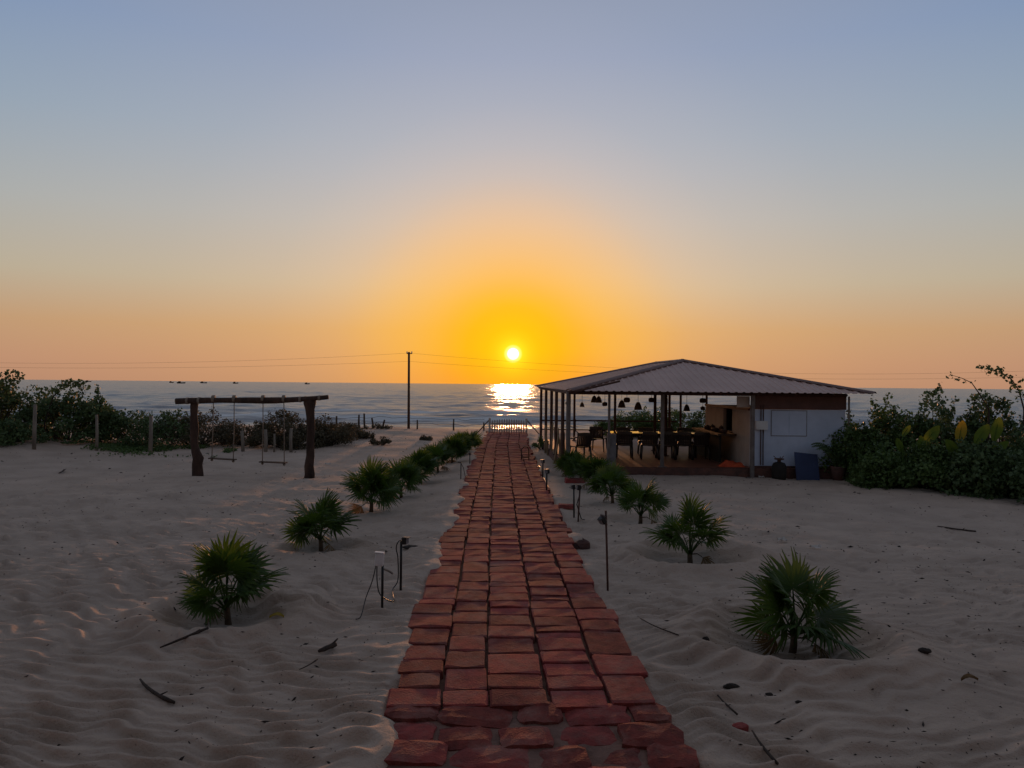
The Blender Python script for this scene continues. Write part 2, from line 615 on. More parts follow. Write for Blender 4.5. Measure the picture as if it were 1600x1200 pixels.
# ------------------------------------------------------------------ sand
def sand_material():
    m = bpy.data.materials.new('sand')
    m.use_nodes = True
    nt = m.node_tree
    N, L = nt.nodes, nt.links
    p = N['Principled BSDF']
    p.inputs['Roughness'].default_value = .93
    p.inputs['Specular IOR Level'].default_value = .15
    g = N.new('ShaderNodeNewGeometry')
    n1 = N.new('ShaderNodeTexNoise')
    n1.inputs['Scale'].default_value = 1.1
    n1.inputs['Detail'].default_value = 7
    L.new(g.outputs['Position'], n1.inputs[0])
    cr = N.new('ShaderNodeValToRGB')
    cr.color_ramp.elements[0].position = .3
    cr.color_ramp.elements[1].position = .72
    cr.color_ramp.elements[0].color = (.395, .305, .245, 1)
    cr.color_ramp.elements[1].color = (.515, .40, .325, 1)
    L.new(n1.outputs[0], cr.inputs[0])
    # dark specks: bits of leaf and shell
    n2 = N.new('ShaderNodeTexNoise')
    n2.inputs['Scale'].default_value = 26
    n2.inputs['Detail'].default_value = 3
    L.new(g.outputs['Position'], n2.inputs[0])
    cr2 = N.new('ShaderNodeValToRGB')
    cr2.color_ramp.elements[0].position = .70
    cr2.color_ramp.elements[1].position = .76
    cr2.color_ramp.elements[0].color = (0, 0, 0, 1)
    cr2.color_ramp.elements[1].color = (1, 1, 1, 1)
    L.new(n2.outputs[0], cr2.inputs[0])
    mx = N.new('ShaderNodeMix')
    mx.data_type = 'RGBA'
    L.new(cr2.outputs[0], mx.inputs[0])
    L.new(cr.outputs[0], mx.inputs[6])
    mx.inputs[7].default_value = (.14, .10, .08, 1)
    # wet sand near the water: darker, glossy
    sp = N.new('ShaderNodeSeparateXYZ')
    L.new(g.outputs['Position'], sp.inputs[0])
    wet = N.new('ShaderNodeMapRange')
    L.new(sp.outputs[2], wet.inputs[0])
    wet.inputs[1].default_value = -1.2
    wet.inputs[2].default_value = -1.75
    mw = N.new('ShaderNodeMix')
    mw.data_type = 'RGBA'
    L.new(wet.outputs[0], mw.inputs[0])
    L.new(mx.outputs[2], mw.inputs[6])
    mw.inputs[7].default_value = (.10, .075, .06, 1)
    L.new(mw.outputs[2], p.inputs['Base Color'])
    rr = N.new('ShaderNodeMapRange')
    L.new(wet.outputs[0], rr.inputs[0])
    rr.inputs[3].default_value = .93
    rr.inputs[4].default_value = .12
    L.new(rr.outputs[0], p.inputs['Roughness'])
    # fine relief
    n3 = N.new('ShaderNodeTexNoise')
    n3.inputs['Scale'].default_value = 9
    n3.inputs['Detail'].default_value = 8
    n3.inputs['Roughness'].default_value = .65
    L.new(g.outputs['Position'], n3.inputs[0])
    b = N.new('ShaderNodeBump')
    b.inputs['Strength'].default_value = .8
    b.inputs['Distance'].default_value = .05
    L.new(n3.outputs[0], b.inputs['Height'])
    n4 = N.new('ShaderNodeTexNoise')
    n4.inputs['Scale'].default_value = 70
    n4.inputs['Detail'].default_value = 4
    L.new(g.outputs['Position'], n4.inputs[0])
    b2 = N.new('ShaderNodeBump')
    b2.inputs['Strength'].default_value = .7
    b2.inputs['Distance'].default_value = .008
    L.new(n4.outputs[0], b2.inputs['Height'])
    L.new(b.outputs[0], b2.inputs['Normal'])
    L.new(b2.outputs[0], p.inputs['Normal'])
    return m


def build_sand():
    ys = [-80, -50, -30, -18, -10, -6, -4, -2, 0, 1, 2, 2.7, 3.3]
    y = 3.7
    while y < 41:
        ys.append(y)
        y += max(.015, y * y / 2880 * 1.2)
    while y < 150:
        ys.append(y)
        y += 2.5
    ys = np.array(ys)
    u = np.linspace(-.98, .98, 620)
    ext = []
    st, v = .004, .98
    while v < 40:
        st *= 1.35
        v += st
        ext.append(v)
    ext = np.array(ext)
    u = np.concatenate([-ext[::-1], u, ext])
    w = np.maximum(ys, 3.7)
    X = w[:, None] * u[None, :]
    Y = np.repeat(ys[:, None], len(u), 1)
    du = np.gradient(u)
    dy = np.gradient(ys)
    res = np.maximum(np.abs(w[:, None] * du[None, :]), np.abs(dy)[:, None])
    Z = hgt(X, Y, res)
    V = np.stack([X, Y, Z], -1).reshape(-1, 3)
    me = np_mesh('sand_ground', V, grid_faces(len(ys), len(u)), sand_material(), True)
    tag(link('sand_ground', me), kind='structure')


build_sand()


# ------------------------------------------------------------------ sea
SEA_Z = -2.0


def sea_material():
    m = bpy.data.materials.new('sea_water')
    m.use_nodes = True
    nt = m.node_tree
    N, L = nt.nodes, nt.links
    p = N['Principled BSDF']
    p.inputs['Base Color'].default_value = (.035, .055, .075, 1)
    p.inputs['IOR'].default_value = 1.33
    p.inputs['Specular IOR Level'].default_value = .5
    g = N.new('ShaderNodeNewGeometry')
    mp = N.new('ShaderNodeMapping')
    mp.inputs['Scale'].default_value = (.16, .5, 1)
    L.new(g.outputs['Position'], mp.inputs[0])
    n = N.new('ShaderNodeTexNoise')
    n.inputs['Scale'].default_value = 1.0
    n.inputs['Detail'].default_value = 6
    n.inputs['Roughness'].default_value = .6
    L.new(mp.outputs[0], n.inputs[0])
    b = N.new('ShaderNodeBump')
    b.inputs['Strength'].default_value = 1.0
    b.inputs['Distance'].default_value = .42
    L.new(n.outputs[0], b.inputs['Height'])
    L.new(b.outputs[0], p.inputs['Normal'])
    a = N.new('ShaderNodeAttribute')
    a.attribute_name = 'foam'
    n2 = N.new('ShaderNodeTexNoise')
    n2.inputs['Scale'].default_value = .7
    n2.inputs['Detail'].default_value = 6
    L.new(mp.outputs[0], n2.inputs[0])
    ad = N.new('ShaderNodeMath')
    ad.operation = 'MULTIPLY_ADD'
    L.new(n2.outputs[0], ad.inputs[0])
    ad.inputs[1].default_value = 1.0
    L.new(a.outputs['Fac'], ad.inputs[2])
    mr = N.new('ShaderNodeMapRange')
    mr.inputs[1].default_value = .95
    mr.inputs[2].default_value = 1.25
    L.new(ad.outputs[0], mr.inputs[0])
    mx = N.new('ShaderNodeMix')
    mx.data_type = 'RGBA'
    L.new(mr.outputs[0], mx.inputs[0])
    mx.inputs[6].default_value = (.22, .205, .205, 1)
    mx.inputs[7].default_value = (.72, .72, .72, 1)
    L.new(mx.outputs[2], p.inputs['Base Color'])
    rr = N.new('ShaderNodeMapRange')
    L.new(mr.outputs[0], rr.inputs[0])
    rr.inputs[3].default_value = .28
    rr.inputs[4].default_value = .8
    L.new(rr.outputs[0], p.inputs['Roughness'])
    return m


def build_sea():
    ys = []
    y = 50.0
    while y < 2500:
        ys.append(y)
        y += max(.35, y * y / 5280 * .35)
    while y < 12000:
        ys.append(y)
        y *= 1.25
    ys = np.array(ys)
    u = np.linspace(-.95, .95, 460)
    ext = []
    st, v = .006, .95
    while v < 1.4:
        st *= 1.5
        v += st
        ext.append(v)
    ext = np.array(ext)
    u = np.concatenate([-ext[::-1], u, ext])
    X = ys[:, None] * u[None, :]
    Y = np.repeat(ys[:, None], len(u), 1)
    fade = 1 - sstep(900, 2400, Y)
    wx = 14 * vnoise(X / 60, Y / 60, 1) + 3 * vnoise(X / 14, Y / 20, 2)
    sw = np.sin(2 * math.pi * (Y + wx) / 17.0)
    sw = np.sign(sw) * np.abs(sw) ** .8
    swa = .26 * (.4 + 1.2 * sstep(-.3, .35, fbm(X / 38, Y / 24, 4, 2)))
    ch = fbm(X / 7.0, Y / 2.2, 7, 3) + .5 * vnoise(X / 2.6, Y / 1.0, 8)
    far = sstep(120, 500, Y)
    Z = SEA_Z + fade * (swa * .75 * sw * sstep(66, 90, Y) + .38 * ch * sstep(66, 90, Y) * (1 + far))
    # two low breaking swells by the beach
    foam = np.zeros_like(Y)
    for (yc, a, wd, lo) in ((92, .5, 2.2, .4), (112, .45, 3.0, .15)):
        yy = yc + 5 * vnoise(X / 45, Y * 0, 12) + 1.2 * vnoise(X / 9, Y * 0, 13)
        br = sstep(-.15, .2, vnoise(X / 26 + yc, Y * 0, 14) + lo - .25)
        Z = Z + a * br * np.exp(-((Y - yy) / wd) ** 2)
        foam = np.maximum(foam, .72 * br * np.exp(-((Y - yy + 1.6) / (wd * .8)) ** 2))
    ye = 68.5 + 2.5 * vnoise(X / 18, Y * 0, 15)
    foam = np.maximum(foam, .7 * np.exp(-((Y - ye) / 1.4) ** 2))
    V = np.stack([X, Y, Z], -1).reshape(-1, 3)
    me = np_mesh('sea', V, grid_faces(len(ys), len(u)), sea_material(), True)
    at_ = me.attributes.new('foam', 'FLOAT', 'POINT')
    at_.data.foreach_set('value', foam.ravel().astype(np.float32))
    tag(link('sea', me), kind='structure')


build_sea()


# ------------------------------------------------------------------ path of laterite blocks
def block_mesh(k, irregular):
    rs = np.random.default_rng(100 + k)
    nx, ny = (6, 5) if irregular else (5, 4)
    xs = np.concatenate([[-.5], np.linspace(-.44, .44, nx - 2), [.5]]) if not irregular else np.linspace(-.5, .5, nx)
    ysg = np.concatenate([[-.5], np.linspace(-.42, .42, ny - 2), [.5]]) if not irregular else np.linspace(-.5, .5, ny)
    V, F = [], []
    for j in range(ny):
        for i in range(nx):
            x, y = xs[i], ysg[j]
            edge = i in (0, nx - 1) or j in (0, ny - 1)
            corner = i in (0, nx - 1) and j in (0, ny - 1)
            z = rs.normal(0, .035 if not irregular else .04)
            if edge:
                z -= .055 if not irregular else .14
            if corner:
                c = rs.uniform(.88, .99) if not irregular else rs.uniform(.74, .95)
                x, y = x * c, y * c
                z -= .1
            elif edge:
                q = rs.uniform(.935, 1.0) if not irregular else rs.uniform(.84, 1.0)
                if i in (0, nx - 1):
                    x *= q
                else:
                    y *= q
            if not edge:
                x += rs.normal(0, .02)
                y += rs.normal(0, .02)
            V.append((x, y, z))
    for j in range(ny - 1):
        for i in range(nx - 1):
            a = j * nx + i
            F.append((a, a + 1, a + nx + 1, a + nx))
    per = [i for i in range(nx)] + [j * nx + nx - 1 for j in range(1, ny)] + [(ny - 1) * nx + i for i in range(nx - 2, -1, -1)] + \
          [j * nx for j in range(ny - 2, 0, -1)]
    b = len(V)
    for i in per:
        V.append((V[i][0] * 1.01, V[i][1] * 1.01, -1.0))
    n = len(per)
    for k2 in range(n):
        a, c = per[k2], per[(k2 + 1) % n]
        F.append((c, a, b + k2, b + (k2 + 1) % n))
    mb = MB()
    mb.add(V, F)
    return mb


BLK = [block_mesh(k, False) for k in range(18)]
IRR = [block_mesh(50 + k, True) for k in range(12)]
BLK_ME = [b.mesh('brick', M['brick']) for b in BLK]
IRR_ME = [b.mesh('brick', M['brick'], True) for b in IRR]
for me_ in IRR_ME:
    me_.polygons.foreach_set('use_smooth', [False] * len(me_.polygons))


def build_path():
    yy = np.arange(2.0, 38.0, .5)
    V, F = [], []
    for i, y in enumerate(yy):
        xc = float(pathx(y))
        for k in range(9):
            s = -1 + k / 4.0
            x = xc + s * PATH_W * .485
            V.append((x, y, .022 + .012 * float(vnoise(np.array([x * 3]), np.array([y * 3]), 8)[0]) + (.022 if y < 5.7 else 0)))
    for i in range(len(yy) - 1):
        for k in range(8):
            a = i * 9 + k
            F.append((a, a + 1, a + 10, a + 9))
    mb = MB()
    mb.add(V, F)
    bed = bpy.data.materials['sand'].copy()
    bed.name = 'path_bed_sand'
    path = mb.build('path', material('bed_sand', (.23, .125, .095), (.13, .07, .055), 5, .95, .01, 20), smooth=True)
    tag(path, kind='structure')
    fr = np.array([0, .188, .365, .588, .811, 1.0])
    blocks = []
    rs = random.Random(3)
    for c in range(5):
        f0, f1 = fr[c], fr[c + 1]
        y = 5.5 + rs.uniform(-.05, .12) + (.05 if c in (2, 3) else 0)
        while y < 37.2:
            d = rs.gauss(.385, .05) if c in (0, 1, 4) else rs.gauss(.30, .035)
            if rs.random() < .16:
                d *= .55
            if rs.random() < .08:
                d *= 1.35
            d = max(.17, d)
            yc = y + d / 2
            xc = float(pathx(yc))
            sl = float(pathx(yc + .5) - pathx(yc - .5))
            g = rs.uniform(.010, .024)
            jl = rs.uniform(-.012, .012)
            jr = rs.uniform(-.012, .012)
            if c == 0:
                jl = rs.uniform(-.06, .05)
            if c == 4:
                jr = rs.uniform(-.06, .06)
            x0 = (f0 - .5) * PATH_W + g / 2 + jl
            x1 = (f1 - .5) * PATH_W - g / 2 + jr
            blocks.append((yc, xc + (x0 + x1) / 2, x1 - x0, d - g * rs.uniform(.7, 1.2), .085 + rs.uniform(-.007, .007),
                           (rs.gauss(0, .008), rs.gauss(0, .008), -math.atan(sl) + rs.gauss(0, .018)), rs.randrange(18), False))
            y += d
    # the broken start of the path, half sunk in sand
    y = 2.1
    row = 0
    while y < 5.3:
        n = rs.choice([5, 5, 6])
        ws = [rs.uniform(.7, 1.3) for _ in range(n)]
        tot = sum(ws)
        x = -PATH_W / 2 - .02
        dep = rs.uniform(.30, .36)
        for wv in ws:
            w_ = wv / tot * (PATH_W + .06)
            xc = float(pathx(y)) + x + w_ / 2
            sc_ = rs.uniform(1.02, 1.16)
            blocks.append((y + dep / 2 + rs.uniform(-.05, .05), xc, w_ * rs.uniform(.92, 1.06), dep * sc_, .066 + rs.uniform(-.02, .022),
                           (rs.gauss(0, .035), rs.gauss(0, .035), rs.gauss(0, .10)), rs.randrange(12), True))
            x += w_
        y += dep * .97
    blocks.sort(key=lambda b: b[0])
    far = MB()
    n = 0
    for (yc, xc, w_, d_, z, rot, k, irr) in blocks:
        vis = yc > 4.4
        if irr or n < 292:
            flip = rs.choice([1, -1])
            o = link('brick', (IRR_ME if irr else BLK_ME)[k], path, (xc, yc, z), rot, (w_, d_, .11))
            if rs.random() < .5:
                o.rotation_euler[2] += math.pi
            n += 1
        else:
            mt = Matrix.LocRotScale(Vector((xc, yc, z)), Matrix.Rotation(rot[2], 3, 'Z').to_quaternion(), Vector((w_, d_, .11)))
            far.add([mt @ Vector(v) for v in BLK[k].v], BLK[k].f)
    tag(far.build('far_bricks', M['brick'], path), kind='stuff')


build_path()

# ------------------------------------------------------------------ unseen house added behind the camera to shade the near sand
def build_shading_house():
    r = thing('shading_house', (0, -1.6, 0), 'unseen veranda house added behind the viewpoint to shade the near sand', 'house')
    MB().box((0, -2.5, 2.6), (15, 4.6, 5.6)).build('wall', M['shadewall'], r)
    MB().box((0, .75, .36), (15, 1.9, .9)).build('veranda_floor', M['floor'], r)
    V = [(-8.2, -.1, 4.55), (8.2, -.1, 4.55), (8.2, 2.9, 3.75), (-8.2, 2.9, 3.75)]
    MB().add(V + [(x, y, z + .06) for x, y, z in V], [(3, 2, 1, 0), (4, 5, 6, 7), (0, 1, 5, 4), (1, 2, 6, 5), (2, 3, 7, 6), (3, 0, 4, 7)]).build('shading_roof', M['shadewall'], r)  # added overhang, keeps sky light off the foreground
    for x in (-7.2, -3.6, 3.6, 7.2):
        MB().cbox((x, 1.6, 2.3), (.22, .22, 3.0), .02).build('post', M['wallwarm'], r)
    for k in range(3):
        MB().cbox((0, 1.95 + .3 * k, .34 - .17 * k), (2.2, .3, .9 - .17 * k * 1.0), .01).build('step', M['plinth'], r)


build_shading_house()

# ------------------------------------------------------------------ open pavilion with kitchen
PF = .2      # floor height


def build_pavilion():
    root = thing('beach_pavilion', (5.4, 24, 0), 'open-sided beach pavilion with low hipped sheet roof and white kitchen room', 'pavilion')
    O = root.location

    def part(name, mb, mat, parent=None, smooth=False):
        mb.v = [tuple(Vector(v) - O) for v in mb.v]
        return mb.build(name, mat, parent or root, smooth)

    # plinth and floor
    mb = MB()
    x0a, x0b, x1 = 1.45, 1.08, 9.12
    yf, yb = 20.55, 30.6
    P = [(x0a, yf), (x1, yf), (x1 + .6, yb), (x0b, yb)]
    V = [(x, y, -.5) for x, y in P] + [(x, y, PF) for x, y in P]
    mb.add(V, [(4, 5, 6, 7), (0, 1, 5, 4), (1, 2, 6, 5), (2, 3, 7, 6), (3, 0, 4, 7)])
    part('plinth', mb, M['plinth'])
    mb = MB()
    V = [(x + (.06 if x < 5 else -.06), y + (.06 if y < 25 else -.06), PF + .006) for x, y in P]
    mb.add(V, [(0, 1, 2, 3)])
    part('floor', mb, M['floor'])

    # roof
    FL, FR = Vector((1.52, 20.1, 2.235)), Vector((9.46, 20.1, 2.235))
    BL, BR = Vector((.98, 31.0, 2.30)), Vector((10.1, 31.0, 2.30))
    RF, RB = Vector((5.32, 24.0, 3.17)), Vector((5.17, 27.5, 3.19))

    def facet(a, b, top, name):
        """corrugated sheet between eave a->b and the polyline top (from a's hip to b's hip)"""
        e = b - a
        L = Vector((e.x, e.y)).length
        d2 = Vector((e.x, e.y)) / L
        n2 = Vector((-d2.y, d2.x))
        poly = [a] + top + [b]
        pr = []
        s = 0.0
        while s < L:
            for ds, hh in ((0, 0), (.11, 0), (.135, .019), (.175, .019), (.20, 0)):
                if s + ds < L:
                    pr.append((s + ds, hh))
            s += .2
        pr.append((L, 0))
        st = [(Vector((p.x - a.x, p.y - a.y)).dot(d2), Vector((p.x - a.x, p.y - a.y)).dot(n2), p.z) for p in poly]
        V = []
        for (s, hh) in pr:
            ez = a.z + (b.z - a.z) * s / L
            t, z = 0.0, ez
            for q in range(len(st) - 1):
                if st[q][0] <= s <= st[q + 1][0] + 1e-9 and st[q + 1][0] > st[q][0]:
                    k = (s - st[q][0]) / (st[q + 1][0] - st[q][0])
                    t = st[q][1] + k * (st[q + 1][1] - st[q][1])
                    z = st[q][2] + k * (st[q + 1][2] - st[q][2])
            for w in (0, .5, 1):
                p = Vector((a.x, a.y)) + d2 * s + n2 * (t * w)
                V.append((p.x, p.y, ez + (z - ez) * w + hh))
        F = []
        for i in range(len(pr) - 1):
            for w in (0, 1):
                q = i * 3 + w
                F.append((q, q + 3, q + 4, q + 1))
        m2 = MB()
        nV = len(V)
        V2 = V + [(x, y, z - .006) for x, y, z in V]
        F2 = F + [tuple(reversed([i + nV for i in f])) for f in F]
        for i in range(len(pr) - 1):
            q = i * 3
            F2.append((q, q + nV, q + 3 + nV, q + 3))
        m2.add(V2, F2)
        return part(name, m2, M['roof'])

    facet(FL, FR, [RF], 'roof_sheet')
    facet(BL, FL, [RB, RF], 'roof_sheet')
    facet(FR, BR, [RF, RB], 'roof_sheet')
    facet(BR, BL, [RB], 'roof_sheet')
    for a, b in ((FL, RF), (FR, RF), (BL, RB), (BR, RB), (RF, RB)):
        mb = MB()
        d = (b - a).normalized()
        up = Vector((0, 0, 1))
        sd = d.cross(up).normalized()
        V = []
        for p in (a - d * .05, b + d * .03):
            for s, z in ((-.13, .012), (-.07, .05), (0, .068), (.07, .05), (.13, .012)):
                V.append(p + sd * s + up * (z - .0))
        mb.add(V, [(i, i + 1, i + 6, i + 5) for i in range(4)])
        part('ridge_cap', mb, M['roofcap'])
    # eave beams and rafters
    def beam(a, b, r, name='beam', mat=M['rust'], n=6):
        mb = MB()
        mb.tube([a, b], r, n)
        part(name, mb, mat)

    FLp, FRp = Vector((1.53, 20.72, 2.18)), Vector((9.02, 20.72, 2.18))
    BLp, BRp = Vector((1.12, 30.4, 2.25)), Vector((9.6, 30.4, 2.25))
    for a, b in ((FLp, FRp), (FLp, BLp), (BLp, BRp), (FRp, BRp)):
        beam(a, b, .045)
    for k in range(9):
        f = k / 8
        a = FLp.lerp(FRp, f)
        q = FL.lerp(FR, f)
        h_ = abs(f - .485)
        t = max(0.02, 1 - h_ / .5)
        b = q.lerp(Vector((q.x, 24.0, 3.17)), t * .97)
        beam(Vector((q.x, q.y + .08, q.z - .03)), b - Vector((0, 0, .06)), .028, 'rafter')
    for k in range(6):
        f = k / 5
        q = BL.lerp(FL, f)
        t = .95 if .25 < f < .7 else .35
        b = q.lerp(Vector((5.25, q.y, 3.17)), t)
        beam(Vector((q.x + .08, q.y, q.z - .03)), b - Vector((0, 0, .06)), .028, 'rafter')
    beam(Vector((5.32, 24.0, 3.08)), Vector((5.17, 27.5, 3.10)), .04)
    for yv in (24.0, 27.5):
        beam(Vector((1.4, yv, 2.2)), Vector((9.3, yv, 2.2)), .03, 'tie_beam')
        beam(Vector((5.25, yv, 2.2)), Vector((5.25, yv, 3.1)), .03, 'king_post')

    def post(x, y, z0, z1, r, mat=M['steel'], n=8):
        mb = MB()
        mb.tube([(x, y, z0), (x, y, z1)], r, n)
        mb.box((x, y, z0 + .012), (r * 4, r * 4, .024))
        part('post', mb, mat)

    # path-side row
    for yv in (20.75, 22.2, 24.06, 25.75, 27.9, 30.2):
        xv = 1.53 - .040 * (yv - 20.8)
        post(xv, yv, PF, 2.20, .062 if yv < 21 else .05, M['rust'] if yv > 21 else M['steel'])
    # front row
    post(2.63, 20.72, PF, 2.16, .035)
    post(4.07, 20.72, PF - .0, 2.16, .052)
    post(6.42, 20.46, -.05, 2.16, .062)
    # inner and rear posts
    for px, Y in ((897.5, 30.2), (961, 27.5), (1023.5, 25.8), (1040.5, 24.0), (1046, 27.5), (1063.5, 30.2), (1104, 30.2)):
        u, _ = ray(px, 640)
        post(u * Y, Y, PF, 2.2, .05 if Y < 27 else .045, M['rust'])
    # concrete half pillar
    mb = MB()
    mb.cbox((2.73, 20.95, (PF - .2 + 1.08) / 2), (.23, .23, 1.06), .012)
    part('half_pillar', mb, M['grey'])
    # rail at the seaward side
    beam(Vector((1.2, 30.3, .98)), Vector((6.5, 30.3, .98)), .03, 'rail')
    beam(Vector((1.2, 30.3, .62)), Vector((6.5, 30.3, .62)), .022, 'rail')

    # kitchen room : walls as slabs butted at corners
    X0, X1, Y0, Y1 = 6.46, 9.0, 20.72, 25.6

    def slab(a, b, name, mat):
        mb = MB()
        c = [(p + q) / 2 for p, q in zip(a, b)]
        mb.box(c, [abs(q - p) for p, q in zip(a, b)])
        return part(name, mb, mat)

    slab((X0, Y0, PF + .008), (X1, Y0 + .1, 1.78), 'front_wall', M['wall'])
    slab((X0, Y0 - .02, 1.79), (X1 + .02, Y0 + .06, 2.14), 'fascia_board', M['redband'])
    slab((X0 - .35, Y0 + .11, 1.83), (X0 - .005, Y0 + .15, 2.13), 'fascia_board', M['wallwarm'])
    slab((X0, Y0 - .015, -.3), (X1 + .02, Y0 + .1, PF + .06), 'wall_skirt', M['plinth'])
    # side wall with an opening between y 22.5 and 23.45, z 1.07..1.72
    slab((X0, Y0 + .103, PF + .008), (X0 + .1, 22.5, 1.74), 'side_wall', M['wallwarm'])
    slab((X0, 23.45, PF + .008), (X0 + .1, Y1, 1.74), 'side_wall', M['wallwarm'])
    slab((X0, 22.503, PF + .008), (X0 + .1, 23.447, 1.07), 'side_wall', M['wallwarm'])
    slab((X0 - .03, Y0 + .2, 1.743), (X0 + .12, Y1, 1.80), 'wall_plate', M['redband'])
    slab((X0 - .06, 22.45, 1.04), (X0 - .002, 23.5, 1.068), 'window_sill', M['redband'])
    slab((X1 - .1, Y0 + .103, PF + .008), (X1, Y1, 1.78), 'side_wall', M['wall'])
    slab((X0 + .103, Y1 - .1, PF + .008), (X1 - .103, Y1, 1.78), 'back_wall', M['wall'])
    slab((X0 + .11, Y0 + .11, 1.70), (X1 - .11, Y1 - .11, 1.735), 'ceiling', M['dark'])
    # closed shutters (two leaves in a thin frame)
    fz0, fz1 = 1.07, 1.755
    fx0, fx1 = 7.0, 7.96
    for sx0, sx1 in ((fx0 + .012, (fx0 + fx1) / 2 - .003), ((fx0 + fx1) / 2 + .003, fx1 - .012)):
        slab((sx0, Y0 - .014, fz0 + .012), (sx1, Y0 - .002, fz1 - .012), 'shutter', M['wall'])
    for a, b in (((fx0 - .006, fz0 - .006), (fx1 + .006, fz0 + .010)), ((fx0 - .006, fz1 - .010), (fx1 + .006, fz1 + .006)),
                 ((fx0 - .006, fz0 + .0105), (fx0 + .009, fz1 - .0105)), ((fx1 - .009, fz0 + .0105), (fx1 + .006, fz1 - .0105))):
        slab((a[0], Y0 - .010, a[1]), (b[0], Y0 - .002, b[1]), 'shutter_frame', M['steel'])
    # meter box and conduits
    slab((6.56, Y0 - .11, 1.24), (6.88, Y0 - .003, 1.47), 'meter_box', M['white'])
    for xx, o_ in ((6.715, 0), (6.78, .012)):
        mb = MB()
        mb.tube([(xx, Y0 - .03, 1.475), (xx, Y0 - .035, 1.9 + o_)], .014, 6)
        part('conduit', mb, M['rust'])
        mb = MB()
        mb.tube([(xx, Y0 - .03, 1.235), (xx, Y0 - .03, .8), (xx, Y0 - .04, .28)], .014, 6)
        part('conduit', mb, M['rust'])
    # drain pipe at the far corner
    mb = MB()
    mb.tube([(9.07, 20.66, -.05), (9.07, 20.66, 2.15)], .028, 8)
    part('drain_pipe', mb, M['greywood'])
    # counter by the kitchen opening
    slab((X0 - .55, 22.0, .98), (X0 - .01, 25.2, 1.03), 'counter_top', M['wood'])
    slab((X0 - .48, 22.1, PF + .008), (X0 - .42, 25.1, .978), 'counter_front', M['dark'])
    return root


build_pavilion()


# things in the pavilion
def make_chair():
    root = thing('armchair', (0, 0, 0), 'chair', 'chair')
    m = M['chair']
    mb = MB()                                       # seat, dished
    n = 6
    V, F = [], []
    for j in range(n):
        for i in range(n):
            x, y = -.225 + .45 * i / (n - 1), -.21 + .42 * j / (n - 1)
            V.append((x, y, .43 - .018 * (1 - (x / .225) ** 2) - (.02 if j == 0 else 0)))
    b = len(V)
    V += [(x, y, z - .02) for x, y, z in V]
    for j in range(n - 1):
        for i in range(n - 1):
            a = j * n + i
            F.append((a, a + 1, a + n + 1, a + n))
            F.append((b + a, b + a + n, b + a + n + 1, b + a + 1))
    for i in range(n - 1):
        F += [(i, b + i, b + i + 1, i + 1), ((n - 1) * n + i, (n - 1) * n + i + 1, b + (n - 1) * n + i + 1, b + (n - 1) * n + i)]
        F += [(i * n, (i + 1) * n, b + (i + 1) * n, b + i * n), (i * n + n - 1, b + i * n + n - 1, b + (i + 1) * n + n - 1, (i + 1) * n + n - 1)]
    mb.add(V, F)
    mb.build('seat', m, root, True)
    mb = MB()                                       # back: curved top rail, bottom rail and slats
    for k in range(9):
        x = -.2 + .05 * k
        c = .05 * (1 - (x / .2) ** 2)
        mb.box((x, .215 + c * .6 + .045, .60), (.045, .014, .30), Matrix.Rotation(R(-12), 3, 'X'))
    for z, yy, hh in ((.455, .205, .05), (.77, .285, .085)):
        pts = []
        for k in range(7):
            x = -.225 + .075 * k
            pts.append((x, yy + .03 * (1 - (x / .225) ** 2), z + (.02 * (1 - (x / .225) ** 2) if z > .6 else 0)))
        V = []
        for p in pts:
            V += [(p[0], p[1] - .011, p[2] - hh / 2), (p[0], p[1] + .011, p[2] - hh / 2), (p[0], p[1] + .011, p[2] + hh / 2), (p[0], p[1] - .011, p[2] + hh / 2)]
        F = [(i * 4 + k, (i + 1) * 4 + k, (i + 1) * 4 + (k + 1) % 4, i * 4 + (k + 1) % 4) for i in range(6) for k in range(4)]
        F += [(0, 1, 2, 3), (27, 26, 25, 24)]
        mb.add(V, F)
    mb.build('backrest', m, root)
    for s in (-1, 1):
        mb = MB()
        mb.tube([(s * .235, .28, .70), (s * .265, .15, .665), (s * .27, -.1, .65), (s * .262, -.2, .62), (s * .25, -.2, .44)], [.018, .022, .024, .02, .018], 6)
        mb.build('armrest', m, root, True)
        for f, yy in ((-1, -.2), (1, .2)):
            mb = MB()
            mb.tube([(s * .22, yy * 1.0, .43), (s * .235, yy * 1.1, .2), (s * .25, yy * 1.25, 0)], [.032, .026, .02], 6)
            mb.build('leg', m, root, True)
    return root


chair0 = make_chair()
ORD = ['first', 'second', 'third', 'fourth', 'fifth', 'sixth', 'seventh', 'eighth', 'ninth', 'tenth', 'eleventh', 'twelfth']
chairs = [(1.98, 22.1, R(200), 'dark plastic armchair beside the path-side posts of the pavilion', 'chairs standing apart'),
          (2.88, 25.5, R(160), 'dark plastic armchair standing alone by the seaward rail', 'chairs standing apart')]
for i, xv in enumerate((3.35, 4.12, 4.62, 5.12, 5.62)):
    chairs.append((xv, 22.95, R(180) + random.uniform(-.15, .15), 'dark plastic armchair on the near side of the long table, %s from the grey pillar' % ORD[i], 'chairs round the long table'))
for i, xv in enumerate((3.6, 4.3, 5.0, 5.55)):
    chairs.append((xv, 24.55, random.uniform(-.15, .15), 'dark plastic armchair on the seaward side of the long table, %s from the path' % ORD[i], 'chairs round the long table'))
for i, (x, y, rz, lab, grp) in enumerate(chairs):
    o = chair0 if i == 0 else copy_tree(chair0)
    o.location = (x, y, PF + .008)
    o.rotation_euler = (0, 0, rz)
    tag(o, lab, 'chair', grp)

